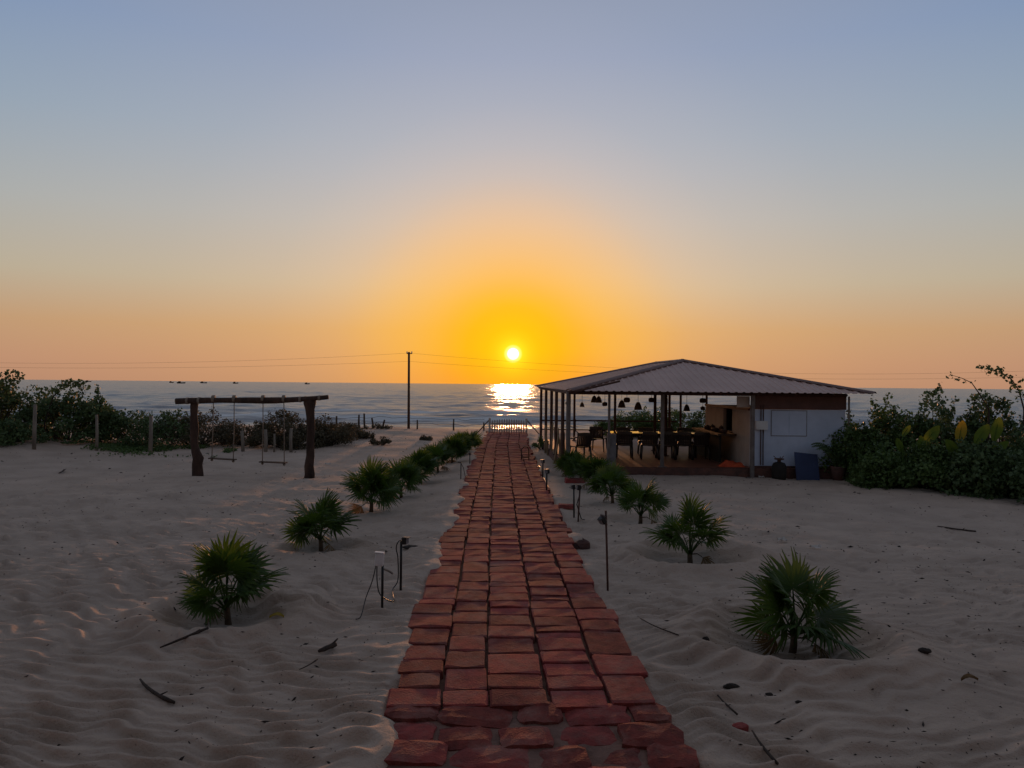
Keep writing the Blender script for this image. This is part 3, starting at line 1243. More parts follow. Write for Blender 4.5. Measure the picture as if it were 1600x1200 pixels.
t = thing('dining_table', (4.4, 23.75, PF + .008), 'long varnished dining table with low sun gleaming on its top', 'table')
mb = MB()
for k in range(4):
    mb2 = MB()
    mb2.cbox((0, -.345 + .23 * k, .72), (2.75, .222, .035), .004)
    mb2.build('plank', M['table'], t)
for sx in (-1.2, 1.2):
    for sy in (-.36, .36):
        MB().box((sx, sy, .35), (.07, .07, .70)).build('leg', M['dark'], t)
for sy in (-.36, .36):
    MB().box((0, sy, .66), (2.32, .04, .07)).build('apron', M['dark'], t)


def pendant(px, py, Y, kind, size, label):
    c = at(px, py, Y)
    r = thing('pendant_lamp', c, label, 'lamp', 'wicker lamps hanging in the pavilion')
    s = size
    if kind == 'bell':
        prof = [(.50 * s, -.5 * s), (.47 * s, -.30 * s), (.40 * s, -.05 * s), (.30 * s, .22 * s), (.20 * s, .40 * s), (.07 * s, .48 * s)]
    elif kind == 'drum':
        prof = [(.36 * s, -.36 * s), (.47 * s, -.22 * s), (.5 * s, 0), (.47 * s, .22 * s), (.34 * s, .36 * s), (.06 * s, .39 * s)]
    else:
        prof = [(.34 * s, -.8 * s), (.40 * s, -.3 * s), (.40 * s, .3 * s), (.34 * s, .74 * s), (.06 * s, .8 * s)]
    inner = [(a * .93, b) for a, b in prof[::-1]]
    MB().lathe((0, 0, 0), prof + inner, 14).build('shade', M['wicker'], r, True)
    MB().lathe((0, 0, 0), [(.03, -.05), (.045, 0), (.03, .05), (.012, .08), (.012, .4 * s)], 8, True, True).build('bulb', M['grey'], r, True)
    top = 2.22 + .55 * max(0, 1 - abs(c.x - 5.3) / 3.6)
    MB().tube([(0, 0, .4 * s), (0, 0, max(.45 * s, top - c.z))], .006, 5).build('cord', M['black'], r)


for (px, py, Y, k, s, lab) in [
    (909.5, 632, 24.5, 'bell', .155, 'small bell-shaped wicker lamp hanging nearest the path-side posts'),
    (928.5, 623.5, 24.0, 'bell', .22, 'left one of two bell-shaped wicker lamps hanging side by side'),
    (935.5, 624, 23.6, 'bell', .21, 'right one of two bell-shaped wicker lamps hanging side by side'),
    (945, 631.5, 24.5, 'drum', .17, 'low round wicker lamp just left of the grey pillar post'),
    (971.5, 631, 23.8, 'bell', .24, 'bell-shaped wicker lamp overlapping a round one above the table'),
    (979.5, 625, 24.2, 'drum', .21, 'round wicker lamp behind a bell-shaped one above the table'),
    (997, 634, 23.6, 'bell', .25, 'lowest bell-shaped wicker lamp hanging alone above the table'),
    (1018, 625, 24.6, 'drum', .20, 'round wicker lamp against a brown inner post'),
    (1040, 627, 23.4, 'tall', .17, 'tall cylindrical wicker lamp beside the steel front post'),
    (1098, 626, 24.0, 'drum', .20, 'upper round wicker lamp near the kitchen wall'),
    (1073, 637, 24.6, 'bell', .22, 'bell-shaped wicker lamp in front of dark scrub'),
    (1098, 638, 25.2, 'drum', .16, 'lower round wicker lamp near the kitchen wall'),
    (886, 630, 26.0, 'drum', .12, 'tiny round wicker lamp between the path-side posts')]:
    pendant(px, py, Y, k, s, lab)

# hammock slung at the seaward rail
hk = thing('hammock', (2.85, 28.0, .2), 'dark hammock slung between posts on the seaward side of the pavilion', 'hammock')
a_, b_ = at(898, 671, 28), at(950, 671, 28)
V, F = [], []
nh = 14
for i in range(nh + 1):
    f = i / nh
    p = a_.lerp(b_, f) - Vector((0, 0, .42 * (1 - (2 * f - 1) ** 2)))
    w = .05 + .36 * math.sin(math.pi * f) ** .6
    for k in range(5):
        s = -1 + k / 2
        V.append(Vector((p.x, p.y + s * w, p.z + .16 * s * s * math.sin(math.pi * f))) - hk.location)
for i in range(nh):
    for k in range(4):
        q = i * 5 + k
        F.append((q, q + 1, q + 6, q + 5))
MB().add(V, F).build('cloth', M['dark'], hk, True)
for p in (a_, b_):
    d = Vector((.35 if p is b_ else -.35, 0, .25))
    MB().tube([p - hk.location, p + d - hk.location], .012, 5).build('rope', M['rope'], hk)

# bamboo poles leaning at the path-side posts
for i, (px, yb, tilt, ln) in enumerate([(857, 708, .05, .95), (861, 712, -.08, 1.0), (866, 714, .06, 1.1), (869, 719, .14, .95), (874, 719, -.05, 1.05),
                                        (878, 722, .10, .9), (882, 723, -.10, 1.05), (885, 724, .04, .95), (888, 725, -.06, 1.0), (871, 726, .16, .85)]):
    p = gp(px - 5, yb)
    p = on(p)
    o = thing('bamboo_pole', p, ('thin bamboo pole leaning at the path-side posts, %s from the seaward end' % ORD[i]) if i < 9 else 'shortest pale bamboo pole slanting in front of the other leaning poles', 'pole', 'bamboo poles by the path-side posts')
    q = Vector((tilt * ln, .22, ln))
    pts = [Vector((0, 0, -.02)).lerp(q, k / 5) + Vector((random.uniform(-.008, .008), 0, 0)) for k in range(6)]
    MB().tube(pts, [.034, .033, .031, .03, .028, .026], 6).build('cane', M['bamboo'], o, True)

# articles by the kitchen wall
bd = thing('blue_board', (7.86, 20.42, 0), 'dark blue board leaning against the white kitchen wall', 'board')
bd.location = (7.83, 20.25, hz(7.83, 20.25) - .02)
bd.rotation_euler = (R(-14), 0, 0)
V = [(-.30, 0, 0), (.31, 0, 0), (.31, 0, .70), (-.30, 0, .76)]
MB().add(V + [(x, .025, z) for x, y, z in V], [(0, 1, 2, 3), (7, 6, 5, 4), (0, 4, 5, 1), (1, 5, 6, 2), (2, 6, 7, 3), (3, 7, 4, 0)]).build('panel', M['blue'], bd)
for z in (.12, .58):
    MB().box((.0, .037, z), (.5, .02, .05)).build('batten', M['wood'], bd)

ck = thing('gas_stove', (7.08, 20.3, hz(7.08, 20.3) - .01), 'small dark stove with a pot ring standing before the white wall', 'stove')
MB().lathe((0, 0, 0), [(.17, 0), (.19, .1), (.19, .34), (.15, .44), (.06, .47)], 14, True, True).build('tank', M['dark'], ck, True)
MB().lathe((0, 0, 0), [(.05, .475), (.05, .52), (.12, .53), (.13, .56), (.10, .565)], 12, True, False).build('burner', M['rust'], ck, True)
for k in range(3):
    a = k * 2.1 + .4
    MB().tube([(.08 * math.cos(a), .08 * math.sin(a), .56), (.15 * math.cos(a), .15 * math.sin(a), .62)], .01, 5).build('pot_support', M['rust'], ck)

# orange cloth heap
og = thing('cloth_heap', (6.0, 20.95, PF + .008), 'crumpled orange cloth heap on the floor edge by the kitchen corner', 'cloth')
n = 16
V, F = [], []
for j in range(n):
    for i in range(n):
        x, y = -.36 + .72 * i / (n - 1), -.2 + .4 * j / (n - 1)
        r_ = (x / .36) ** 2 + (y / .2) ** 2
        z = .20 * max(0, 1 - r_) ** .6 * (.7 + .7 * float(fbm(np.array([x * 7]), np.array([y * 7]), 3, 2)[0])) + .005
        V.append((x, y, z))
for j in range(n - 1):
    for i in range(n - 1):
        a = j * n + i
        F.append((a, a + 1, a + n + 1, a + n))
MB().add(V, F).build('cloth', M['orange'], og, True)

# dishes on the counter
for i, (dx, dy, r_, h_) in enumerate([(0, 22.35, .10, .09), (.03, 22.75, .07, .16), (-.03, 23.2, .12, .08), (.02, 23.7, .08, .14), (0, 24.2, .11, .1)]):
    o = thing('kitchen_pot', (6.18 + dx, dy, 1.031), 'dark cooking pot on the kitchen counter, %s from the near end' % ORD[i], 'pot', 'pots on the counter')
    MB().lathe((0, 0, 0), [(r_ * .8, 0), (r_, h_ * .3), (r_, h_ * .85), (r_ * 1.08, h_), (r_ * .95, h_), (r_ * .9, h_ * .3)], 12, False, True).build('bowl', M['rust'], o, True)
    MB().lathe((0, 0, 0), [(r_ * 1.0, h_ + .002), (r_ * .5, h_ + .03), (.015, h_ + .035), (.015, h_ + .06)], 12, True, True).build('lid', M['steel'], o, True)

# ------------------------------------------------------------------ swing frame and swings
def build_swing():
    bl = on(gp(308, 742), 0)
    br = on(gp(485, 742), 0)
    root = thing('log_swing_set', (bl + br) / 2, 'rough log swing frame with thick posts and one crossbeam', 'swing frame')
    O = root.location

    def pt(px, py, Y=19.6):
        return at(px, py, Y) - O
    # posts: gnarled trunks
    random.seed(4)
    mb = MB()
    mb.tube([pt(309, 752), pt(309, 741), pt(308, 726), pt(310, 716), pt(306, 706), pt(303, 690), pt(304, 670), pt(303, 650), pt(303.5, 634), pt(305, 622)],
            [.145, .135, .13, .14, .11, .095, .10, .092, .10, .105], 12, True, .07)
    mb.build('post', M['log'], root, True)
    mb = MB()
    mb.tube([pt(483, 752), pt(484, 741), pt(483, 728), pt(485, 712), pt(485, 690), pt(486, 668), pt(485, 650), pt(484.5, 640), pt(484, 630), pt(485, 620)],
            [.14, .125, .115, .11, .10, .10, .105, .12, .15, .16], 12, True, .07)
    mb.build('post', M['log'], root, True)
    mb = MB()
    xs = [275, 300, 325, 345, 370, 390, 410, 430, 450, 470, 490, 513]
    ys_ = [627, 626, 625.5, 625.5, 625.5, 625.5, 626, 625.5, 625, 624, 622.5, 620.5]
    mb.tube([pt(a, b, 19.5) for a, b in zip(xs, ys_)], [.078, .076, .074, .068, .07, .078, .083, .082, .074, .066, .06, .056], 12, True, .06)
    mb.build('crossbeam', M['log'], root, True)
    for px in (293, 311, 469, 499):
        k = np.interp(px, xs, ys_)
        c = pt(px, k, 19.5)
        mb = MB()
        n = 14
        rr = float(np.interp(px, xs, [.078, .076, .074, .068, .07, .078, .083, .082, .074, .066, .06, .056])) * 1.13
        mb.tube([c - Vector((.028, 0, 0)), c + Vector((.028, 0, 0))], rr, n, True)
        mb.build('lashing', M['rope'], root, True)
    # swings
    for nm, l, r_, sl, sr in (('leftmost', (333.5, 331), (366, 364.5), 716, 718), ('rightmost', (411, 410), (443.5, 444), 721.5, 723)):
        a1, b1 = at(l[0], 624, 19.5), at(l[1], sl, 19.5)
        a2, b2 = at(r_[0], 624, 19.5), at(r_[1], sr, 19.5)
        sw = thing('swing', (b1 + b2) / 2, 'plank swing hung on two ropes, %s of the two under the log beam' % ('left' if nm == 'leftmost' else 'right'), 'swing', 'rope swings under the log beam')
        S = sw.location
        d = (b2 - b1)
        ang = math.atan2(d.z, d.x)
        MB().cbox((0, 0, -.0), (d.length + .13, .19, .028), .006, Matrix.Rotation(-ang, 3, 'Y')).build('seat', M['wood'], sw)
        for a, b in ((a1, b1), (a2, b2)):
            mb = MB()
            mb.tube([a - S, (a - S).lerp(b - S, .5) + Vector((.006, 0, 0)), b - S - Vector((0, 0, .03))], .0125, 6)
            mb.lathe(b - S - Vector((0, 0, .05)), [(.006, -.025), (.034, -.012), (.034, .016), (.008, .03)], 8, True, True)
            mb.build('rope', M['rope'], sw, True)
            mb = MB()
            mb.tube([a - S + Vector((-.03, 0, .015)), a - S + Vector((.03, 0, .015))], .095, 12)
            mb.build('rope_wrap', M['rope'], sw, True)


build_swing()

# ------------------------------------------------------------------ fences, gate, power line
def fence_post(root, px, top, bot, Y, r, mat, lean=0.0, name='post'):
    b = at(px, bot, Y)
    b.z = hz(b.x, b.y) - .1
    tt = at(px + lean, top, Y)
    mid = b.lerp(tt, .5) + Vector((random.uniform(-.02, .02), 0, 0))
    MB().tube([b - root.location, mid - root.location, tt - root.location], [r * 1.1, r, r * .85], 7, True, .06).build(name, mat, root, True)


fn = thing('hedge_fence', on((-12, 25.6)), 'row of weathered grey wooden posts in front of the left hedge', 'fence')
for (px, top, bot, Y, r, ln) in [(53, 632, 712, 23.5, .055, 2), (151, 648, 706, 24.2, .045, 0), (235, 650, 700, 24.6, .06, 1), (380, 673, 700, 25.6, .055, -2),
                                 (415, 671, 703, 25.8, .06, 0), (455, 669, 705, 25.8, .055, 0), (489, 669, 702, 26.4, .045, 0), (428, 678, 700, 25.8, .035, 1)]:
    fence_post(fn, px, top, bot, Y, r, M['greywood'], ln)

fd = thing('dune_fence', on((-4, 38.2)), 'thin post and wire fence along the dune crest before the sea', 'fence')
FP = [(526, 650, 0), (561, 648, 0), (570, 646, -1), (583, 653, -2), (597, 656, 4), (652, 656, 0), (709, 655, 0), (756, 660, 0), (862, 658, 0), (899, 655, 0), (944, 657, 0), (1010, 658, 0), (1080, 660, 0)]
for px, top, ln in FP:
    fence_post(fd, px, top, 680, 38.2, .05 if px < 600 else .04, M['wood'], ln)
for zz in (.28, .55):
    for seg in ((-9.2, -1.35), (1.0, 10.0)):
        pts = []
        for k in range(25):
            x = seg[0] + (seg[1] - seg[0]) * k / 24
            pts.append(Vector((x, 38.16, hz(x, 38.2) + zz + .02 * math.sin(k * 1.7))) - fd.location)
        MB().tube(pts, .011, 4).build('wire', M['rust'], fd)

gt = thing('picket_gate', on((-.17, 36.8)), 'low white picket gate closing the far end of the brick path', 'gate')
gw = 1.62
zb = 0
for k in range(14):
    x = -gw / 2 + gw * (k + .5) / 14
    h_ = .66 + .07 * math.sin(math.pi * (k + .5) / 14)
    w = .062
    V = [(x - w / 2, 0, .06), (x + w / 2, 0, .06), (x + w / 2, 0, h_ - .05), (x, 0, h_), (x - w / 2, 0, h_ - .05)]
    V2 = [(a, .02, c) for a, b, c in V]
    MB().add(V + V2, [(0, 1, 2, 3, 4), (9, 8, 7, 6, 5)] + [(i, i + 5, (i + 1) % 5 + 5, (i + 1) % 5) for i in range(5)]).build('picket', M['picket'], gt)
for z in (.2, .5):
    MB().box((0, .04, z), (gw, .03, .07)).build('rail', M['picket'], gt)
for s in (-1, 1):
    MB().cbox((s * (gw / 2 + .07), .02, .30), (.10, .10, .92), .012).build('gate_post', M['picket'], gt)
    MB().tube([(s * (gw / 2 + .1), .02, .66), (s * (gw / 2 + .72), .05, -.03)], .028, 6).build('brace', M['wood'], gt)

pb = on((at(638.5, 673, 38.6).x, 38.6))
up_ = thing('utility_pole', pb, 'thin rusty utility pole rising from the dune left of the sun', 'pole')
ptop = at(639, 550, 38.6)
MB().tube([(0, 0, -.2), ptop - pb], [.068, .055], 10).build('shaft', M['pole'], up_, True)
MB().tube([(-.14, 0, ptop.z - pb.z - .08), (.14, 0, ptop.z - pb.z - .08)], .02, 6).build('crossarm', M['rust'], up_)
for s in (-.12, .12):
    MB().lathe((s, 0, ptop.z - pb.z - .06), [(.02, 0), (.04, .03), (.02, .05), (.03, .08), (.0, .1)], 8).build('insulator', M['white'], up_, True)
for nm, dz in (('upper', 0), ('lower', -.42)):
    px_, pz_ = ptop.x, ptop.z - .05 + dz
    for sd, lowx, low in ((-1, -24.6, CAM_H + .81 + dz * .55), (1, 15.0, CAM_H + .66 + dz * .6)):
        w = thing('overhead_wire', (px_, 38.6, pz_), '%s overhead wire running %s from the utility pole' % (nm, 'left' if sd < 0 else 'right, passing behind the pavilion,'), 'wire', 'overhead wires')
        pts = []
        half = abs(lowx - px_)
        for k in range(33):
            x = px_ + sd * (2 * half) * k / 32
            s = (x - lowx) / half
            pts.append(Vector((x, 38.6, low + (pz_ - low) * s * s)) - w.location)
        MB().tube(pts, .005, 4).build('cable', M['black'], w)

# ------------------------------------------------------------------ fan palms
def fan_mesh(k, dry=False):
    rs = np.random.default_rng(300 + k)
    n = 26 if not dry else 16
    span = R(rs.uniform(112, 142)) if not dry else R(70)
    V, F = [], []
    fused = .60
    st = np.array([.03, .3, .60, .72, .86, 1.0])
    for i in range(n):
        a0 = -span + 2 * span * i / n
        a1 = -span + 2 * span * (i + 1) / n
        am = (a0 + a1) / 2 + rs.normal(0, .02)
        L = (1.0 - .22 * abs(am / span) ** 2) * rs.uniform(.86, 1.05)
        droop = rs.uniform(.18, .6) * (1.9 if dry else 1)
        tw = rs.normal(0, .06)
        b = len(V)
        for s in st:
            r_ = s * L
            if s <= fused:
                hw = (a1 - a0) / 2
            else:
                hw = (a1 - a0) / 2 * fused / s * (1 - ((s - fused) / (1 - fused)) ** 1.4) * .98
            z = .10 * r_ - droop * max(0, s - .35) ** 1.8 * 1.25
            cup = -.10 * (am / span) ** 2 * s
            sh = tw * max(0, s - fused) ** 1.2
            for q, dz in ((-1, 0), (0, .030 * s if s <= fused else .018), (1, 0)):
                a = am + sh + q * hw
                V.append((r_ * math.sin(a), r_ * math.cos(a), z + cup + dz))
        for j in range(len(st) - 1):
            for q in range(2):
                c = b + j * 3 + q
                F.append((c, c + 1, c + 4, c + 3))
    mb = MB()
    mb.add(V, F)
    return mb.mesh('leaf', M['fandry'] if dry else M['fan'], True)


FANS = [fan_mesh(k) for k in range(8)]
DRY = [fan_mesh(40 + k, True) for k in range(3)]


def fan_palm(p, height, spread, nleaf, label, seed, ndry=2, group=None):
    rs = random.Random(seed)
    height, spread = height * .92, spread * .88
    base = on(p, -.02)
    if any((Vector((b[0].x, b[0].y)) - Vector((p.x, p.y))).length < .01 for b in BASINS):
        pass
    root = thing('fan_palm', base, label, 'palm', group)
    sh = height * .25
    MB().tube([(0, 0, -.05), (.004, 0, sh * .5), (0, .004, sh)], [.042 * height / .8, .034 * height / .8, .03 * height / .8], 8, True, .12).build('stem', M['stem'], root, True)
    a0 = rs.uniform(0, 6.28)
    root.rotation_euler = (rs.gauss(0, .07), rs.gauss(0, .07), 0)
    for i in range(nleaf + ndry):
        dry = i >= nleaf
        az = a0 + i * 2.39996 + rs.gauss(0, .3)
        f = (i + .5) / nleaf
        tilt = R(8 + 64 * f ** .9 + rs.gauss(0, 9)) if not dry else R(rs.uniform(100, 122))       # from vertical
        rad = spread * .42 * rs.uniform(.72, 1.15) * (.75 if dry else 1)
        pl = (height * .70 - rad * .45) * rs.uniform(.8, 1.08) * (.55 + .45 * math.cos(min(tilt, 1.3)) + .1) * (.6 if dry else 1)
        pl = max(.10 * height, pl)
        dirh = Vector((math.cos(az), math.sin(az), 0))
        d0 = (dirh * math.sin(tilt * .72) + Vector((0, 0, math.cos(tilt * .72)))).normalized()
        d1 = (dirh * math.sin(tilt * 1.05) + Vector((0, 0, math.cos(tilt * 1.05)))).normalized()
        s0 = Vector((0, 0, sh * rs.uniform(.75, .98)))
        mid = s0 + d0 * pl * .55
        end = mid + d1 * pl * .45
        yb = (dirh * math.sin(tilt * 1.12 + .12) + Vector((0, 0, math.cos(tilt * 1.12 + .12)))).normalized()
        xb = Vector((-math.sin(az), math.cos(az), 0)) * -1
        xb = yb.cross(Vector((0, 0, 1)))
        if xb.length < .05:
            xb = Vector((-math.sin(az), math.cos(az), 0))
        xb.normalize()
        zb_ = xb.cross(yb).normalized()
        rollq = rs.gauss(0, .6)
        m3 = Matrix((xb, yb, zb_)).transposed() @ Matrix.Rotation(rollq, 3, 'Y')
        lf = link('leaf', (DRY if dry else FANS)[rs.randrange(3 if dry else 8)], root, end)
        lf.rotation_euler = m3.to_euler()
        lf.scale = (rad * rs.uniform(.9, 1.08), rad, rad)
        inv = Matrix.LocRotScale(end, m3.to_quaternion(), lf.scale).inverted()
        mb = MB()
        mb.tube([inv @ s0, inv @ mid, inv @ (mid.lerp(end, .6)), inv @ (end + yb * rad * .06)], [.010 / rad, .0075 / rad, .006 / rad, .005 / rad], 5)
        mb.build('petiole', M['stem'] if dry else M['fan'], lf, True)
    return root


rs_n = [6, 4, 7, 4, 6, 3, 5]
GL, GR = 'fan palms left of the path', 'fan palms right of the path'
lab_l = ['nearest and largest fan palm left of the path, in a sand hollow', 'second fan palm left of the path, beyond the spike lights', 'third fan palm left of the path, dense and dark',
         'fourth fan palm left of the path', 'fifth fan palm left of the path', 'sixth fan palm left of the path', 'seventh fan palm left of the path', 'eighth fan palm left of the path', 'farthest small fan palm left of the path']
size_l = [(.86, 1.0, 11), (.83, 1.05, 11), (.95, 1.15, 13), (.82, 1.0, 11), (.85, 1.1, 12), (.85, 1.1, 12), (.8, 1.15, 12), (.75, 1.1, 11), (.7, 1.0, 10)]
for i, p in enumerate(PALMS_L):
    h_, s_, n_ = size_l[i]
    fan_palm(p, h_, s_, n_ + rs_n[i % 7], lab_l[i], 20 + i, 1, GL)
lab_r = ['nearest fan palm right of the path, with brown dead leaves low down', 'second fan palm right of the path, in a ringed sand hollow', 'third fan palm right of the path', 'fourth fan palm right of the path',
         'fifth fan palm right of the path', 'sixth fan palm right of the path', 'farthest fan palm right of the path, beside the pavilion corner']
size_r = [(.88, 1.06, 11), (.96, .98, 9), (.86, .92, 10), (.84, .85, 10), (.8, .9, 11), (.72, .9, 11), (.7, .9, 10)]
for i, p in enumerate(PALMS_R):
    h_, s_, n_ = size_r[i]
    fan_palm(p, h_, s_, n_ + rs_n[(i + 3) % 7], lab_r[i], 50 + i, 3 if i == 0 else 1, GR)

# potted palm by the white wall
pp = thing('potted_palm', (8.62, 20.25, hz(8.62, 20.25)), 'feathery potted palm arching before the white kitchen wall', 'plant')
MB().lathe((0, 0, 0), [(.13, -.02), (.17, .22), (.19, .32), (.20, .36), (.17, .36), (.16, .3)], 14, False, True).build('pot', M['plinth'], pp, True)
MB().lathe((0, 0, 0), [(.165, .31), (.02, .33)], 12, True).build('soil', M['dark'], pp, True)
rs = random.Random(5)
for i in range(8):
    az = [2.9, 3.4, .3, 2.6, 1.2, 3.8, -.4, 4.9][i]
    ln = [1.05, .95, .8, 1.15, .9, .8, .7, .7][i]
    dh = Vector((math.cos(az), math.sin(az) * .5, 0))
    pts = []
    for k in range(9):
        f = k / 8
        pts.append(dh * (ln * .62 * f ** 1.25) + Vector((0, 0, .33 + ln * (1.15 * f - .62 * f ** 2.4))))
    V, F = [], []
    for k in range(1, 9):
        for sgn in (-1, 1):
            for sub in (0, .5):
                if k == 8 and sub:
                    continue
                a = pts[k].lerp(pts[min(k + 1, 8)], sub)
                tdir = (pts[min(k + 1, 8)] - pts[k - 1]).normalized()
                sdv = tdir.cross(Vector((0, 0, 1))).normalized() * sgn
                tip = a + (sdv * .8 + tdir * .5 + Vector((0, 0, -.45))) * (.26 * math.sin(math.pi * (.25 + .65 * k / 8)))
                b = len(V)
                V += [a - tdir * .012, a + tdir * .012, a.lerp(tip, .5) + tdir * .015, tip, a.lerp(tip, .5) - tdir * .015]
                F.append((b, b + 1, b + 2, b + 3, b + 4))
    fr_ = MB().add(V, F).build('frond', M['leafA'], pp)
    MB().tube(pts, [.012 - .001 * k for k in range(9)], 5).build('rachis', M['fan'], fr_, True)

# ------------------------------------------------------------------ scrub and hedges
def leaves_mesh(name, C, size, mat, seed, ups=.3):
    """C: (n,3) leaf centres -> folded rhombic leaves"""
    r_ = np.random.default_rng(seed)
    n = len(C)
    d = r_.normal(size=(n, 3))
    d[:, 2] += ups
    d /= np.linalg.norm(d, axis=1)[:, None]
    o = r_.normal(size=(n, 3))
    s = np.cross(d, o)
    s /= np.linalg.norm(s, axis=1)[:, None]
    nn = np.cross(d, s)
    L = size * r_.uniform(.6, 1.3, n)[:, None]
    W = L * r_.uniform(.28, .42, n)[:, None]
    a = C - d * L * .5
    b = C + s * W + nn * W * .3
    c = C + d * L * .5
    e = C - s * W + nn * W * .3
    V = np.stack([a, b, c, e], 1).reshape(-1, 3)
    i = np.arange(n)[:, None] * 4
    F = np.concatenate([i, i + 1, i + 2, i + 3], 1)
    return np_mesh(name, V, F, mat)


def bush(name, label, x, y, rx, ry, h, nclump, nleaf, leaf, mat, seed, shoots=6, cat='bush', group=None, low=.02, shoot_h=.45, clr=.22):
    r_ = np.random.default_rng(seed)
    rd = random.Random(seed)
    z0 = hz(x, y)
    root = thing(name, (x, y, z0), label, cat, group)
    cl, tw = [], MB()
    for k in range(nclump):
        a = r_.uniform(0, 2 * math.pi)
        rr = math.sqrt(r_.uniform(0, 1))
        f = r_.uniform(0, 1) ** .75
        env = math.sqrt(max(0, 1 - rr ** 2 * .85))
        c = np.array([math.cos(a) * rr * rx, math.sin(a) * rr * ry, low + (h * .93 - low) * f * env * r_.uniform(.86, 1.06)])
        cl.append((c, clr * r_.uniform(.7, 1.35)))
    pts = []
    for c, cr_ in cl:
        m = int(nleaf / nclump)
        d = r_.normal(size=(m, 3))
        d /= np.linalg.norm(d, axis=1)[:, None]
        q = c + d * (cr_ * r_.uniform(.15, 1, (m, 1)) ** .5) * np.array([1.15, 1.15, .85])
        pts.append(q)
        if r_.random() < .6:
            st = Vector((c[0] * .15, c[1] * .15, -.05))
            e = Vector(c)
            md = st.lerp(e, .5) + Vector((c[0] * .12, c[1] * .12, .1 * h))
            tw.tube([st, md, e], [.022, .014, .006], 4, False)
    # free shoots with leaves along them break the outline
    for k in range(shoots):
        c, cr_ = cl[rd.randrange(len(cl))]
        top = sorted(cl, key=lambda q: -q[0][2])[:max(3, len(cl) // 2)]
        c, cr_ = top[rd.randrange(len(top))]
        a = rd.uniform(0, 6.28)
        ln = shoot_h * rd.uniform(.5, 1.3)
        s0 = Vector(c)
        e = s0 + Vector((math.cos(a) * ln * .4, math.sin(a) * ln * .4, ln))
        md = s0.lerp(e, .5) + Vector((rd.uniform(-.05, .05), 0, 0))
        tw.tube([s0, md, e], [.010, .007, .004], 4, False)
        m = int(16 + ln * 50)
        f = r_.uniform(.1, 1, m)
        ln_pts = np.array([s0])[0] + (np.array(e) - np.array(s0)) * f[:, None] + r_.normal(0, .045, (m, 3))
        pts.append(ln_pts)
    P = np.concatenate(pts)
    P[:, 2] = np.maximum(P[:, 2], .01)
    tw.build('stems', M['twig'], root)
    link('foliage', leaves_mesh('foliage', P, leaf, mat, seed + 1), root)
    return root


GH = 'scrub hedge along the left side'
bush('hedge_bush', 'tall leafy bush at the left edge of the picture, highest of the left hedge', -17.6, 26.0, 2.0, 1.6, 2.35, 90, 9000, .12, M['leafA'], 1, 16, group=GH, shoot_h=.75, clr=.34)
bush('hedge_bush', 'dark bush with one arching leafy branch, next to the tallest in the left hedge', -15.1, 26.2, 1.7, 1.4, 1.75, 70, 7000, .11, M['leafA'], 2, 10, group=GH, clr=.3)
bush('hedge_bush', 'dark green bush behind the second grey post of the left hedge', -12.8, 26.6, 1.6, 1.4, 1.45, 60, 6000, .10, M['leafA'], 3, 7, group=GH, shoot_h=.3, clr=.3)
bush('hedge_bush', 'brownish scrub bush left of the swing frame', -11.2, 27.4, 1.5, 1.3, 1.22, 60, 6500, .075, M['leafB'], 4, 8, group=GH, shoot_h=.22, clr=.26)
bush('hedge_bush', 'low brown scrub seen behind the left swing post', -9.6, 28.2, 1.3, 1.2, 1.0, 50, 5500, .07, M['leafB'], 5, 6, group=GH, shoot_h=.2, clr=.24)
bush('hedge_bush', 'rounded brown scrub bush seen through the right swing', -8.0, 27.6, 1.35, 1.1, 1.38, 60, 7500, .07, M['leafB'], 6, 8, group=GH, shoot_h=.2, clr=.25)
bush('hedge_bush', 'rounded scrub bush just behind the right swing post', -6.9, 28.2, 1.1, 1.0, 1.22, 50, 6000, .07, M['leafB'], 7, 7, group=GH, shoot_h=.2, clr=.24)
bush('hedge_bush', 'low thin scrub where the left hedge tapers off toward the dune fence', -7.0, 31.6, 1.0, .9, .60, 40, 4200, .065, M['leafB'], 8, 5, group=GH, shoot_h=.15, clr=.2)
bush('hedge_bush', 'lowest dark scrub tuft beside the dune fence posts', -7.8, 35.2, 1.0, .9, .50, 36, 3600, .06, M['leafB'], 9, 4, group=GH, shoot_h=.12, clr=.18)
bush('hedge_bush', 'dark bush low down at the far left before the tall one', -16.2, 24.0, 1.5, .8, .85, 46, 4200, .10, M['leafA'], 10, 4, group=GH, shoot_h=.25, clr=.26)
# arching branch
br_ = thing('arching_branch', on((-15.3, 25.4)), 'bare branch arching over the hedge with leaves at its tip', 'branch')
pts = [at(70, 660, 25.4), at(82, 622, 25.4), at(95, 604, 25.4), at(112, 597, 25.4), at(130, 600, 25.4), at(128, 618, 25.4)]
MB().tube([p - br_.location for p in [Vector((pts[0].x, 25.4, br_.location.z - .05))] + pts], [.03, .026, .02, .016, .012, .009, .006], 5).build('limb', M['twig'], br_, True)
C_ = []
for k in range(260):
    s = random.uniform(1.2, 4.99)
    i = int(s)
    p = pts[i].lerp(pts[min(i + 1, 5)], s - i)
    C_.append(p - br_.location + Vector((random.gauss(0, .09), random.gauss(0, .1), random.gauss(0, .075))))
link('foliage', leaves_mesh('foliage', np.array([tuple(c) for c in C_]), .11, M['leafA'], 77), br_)

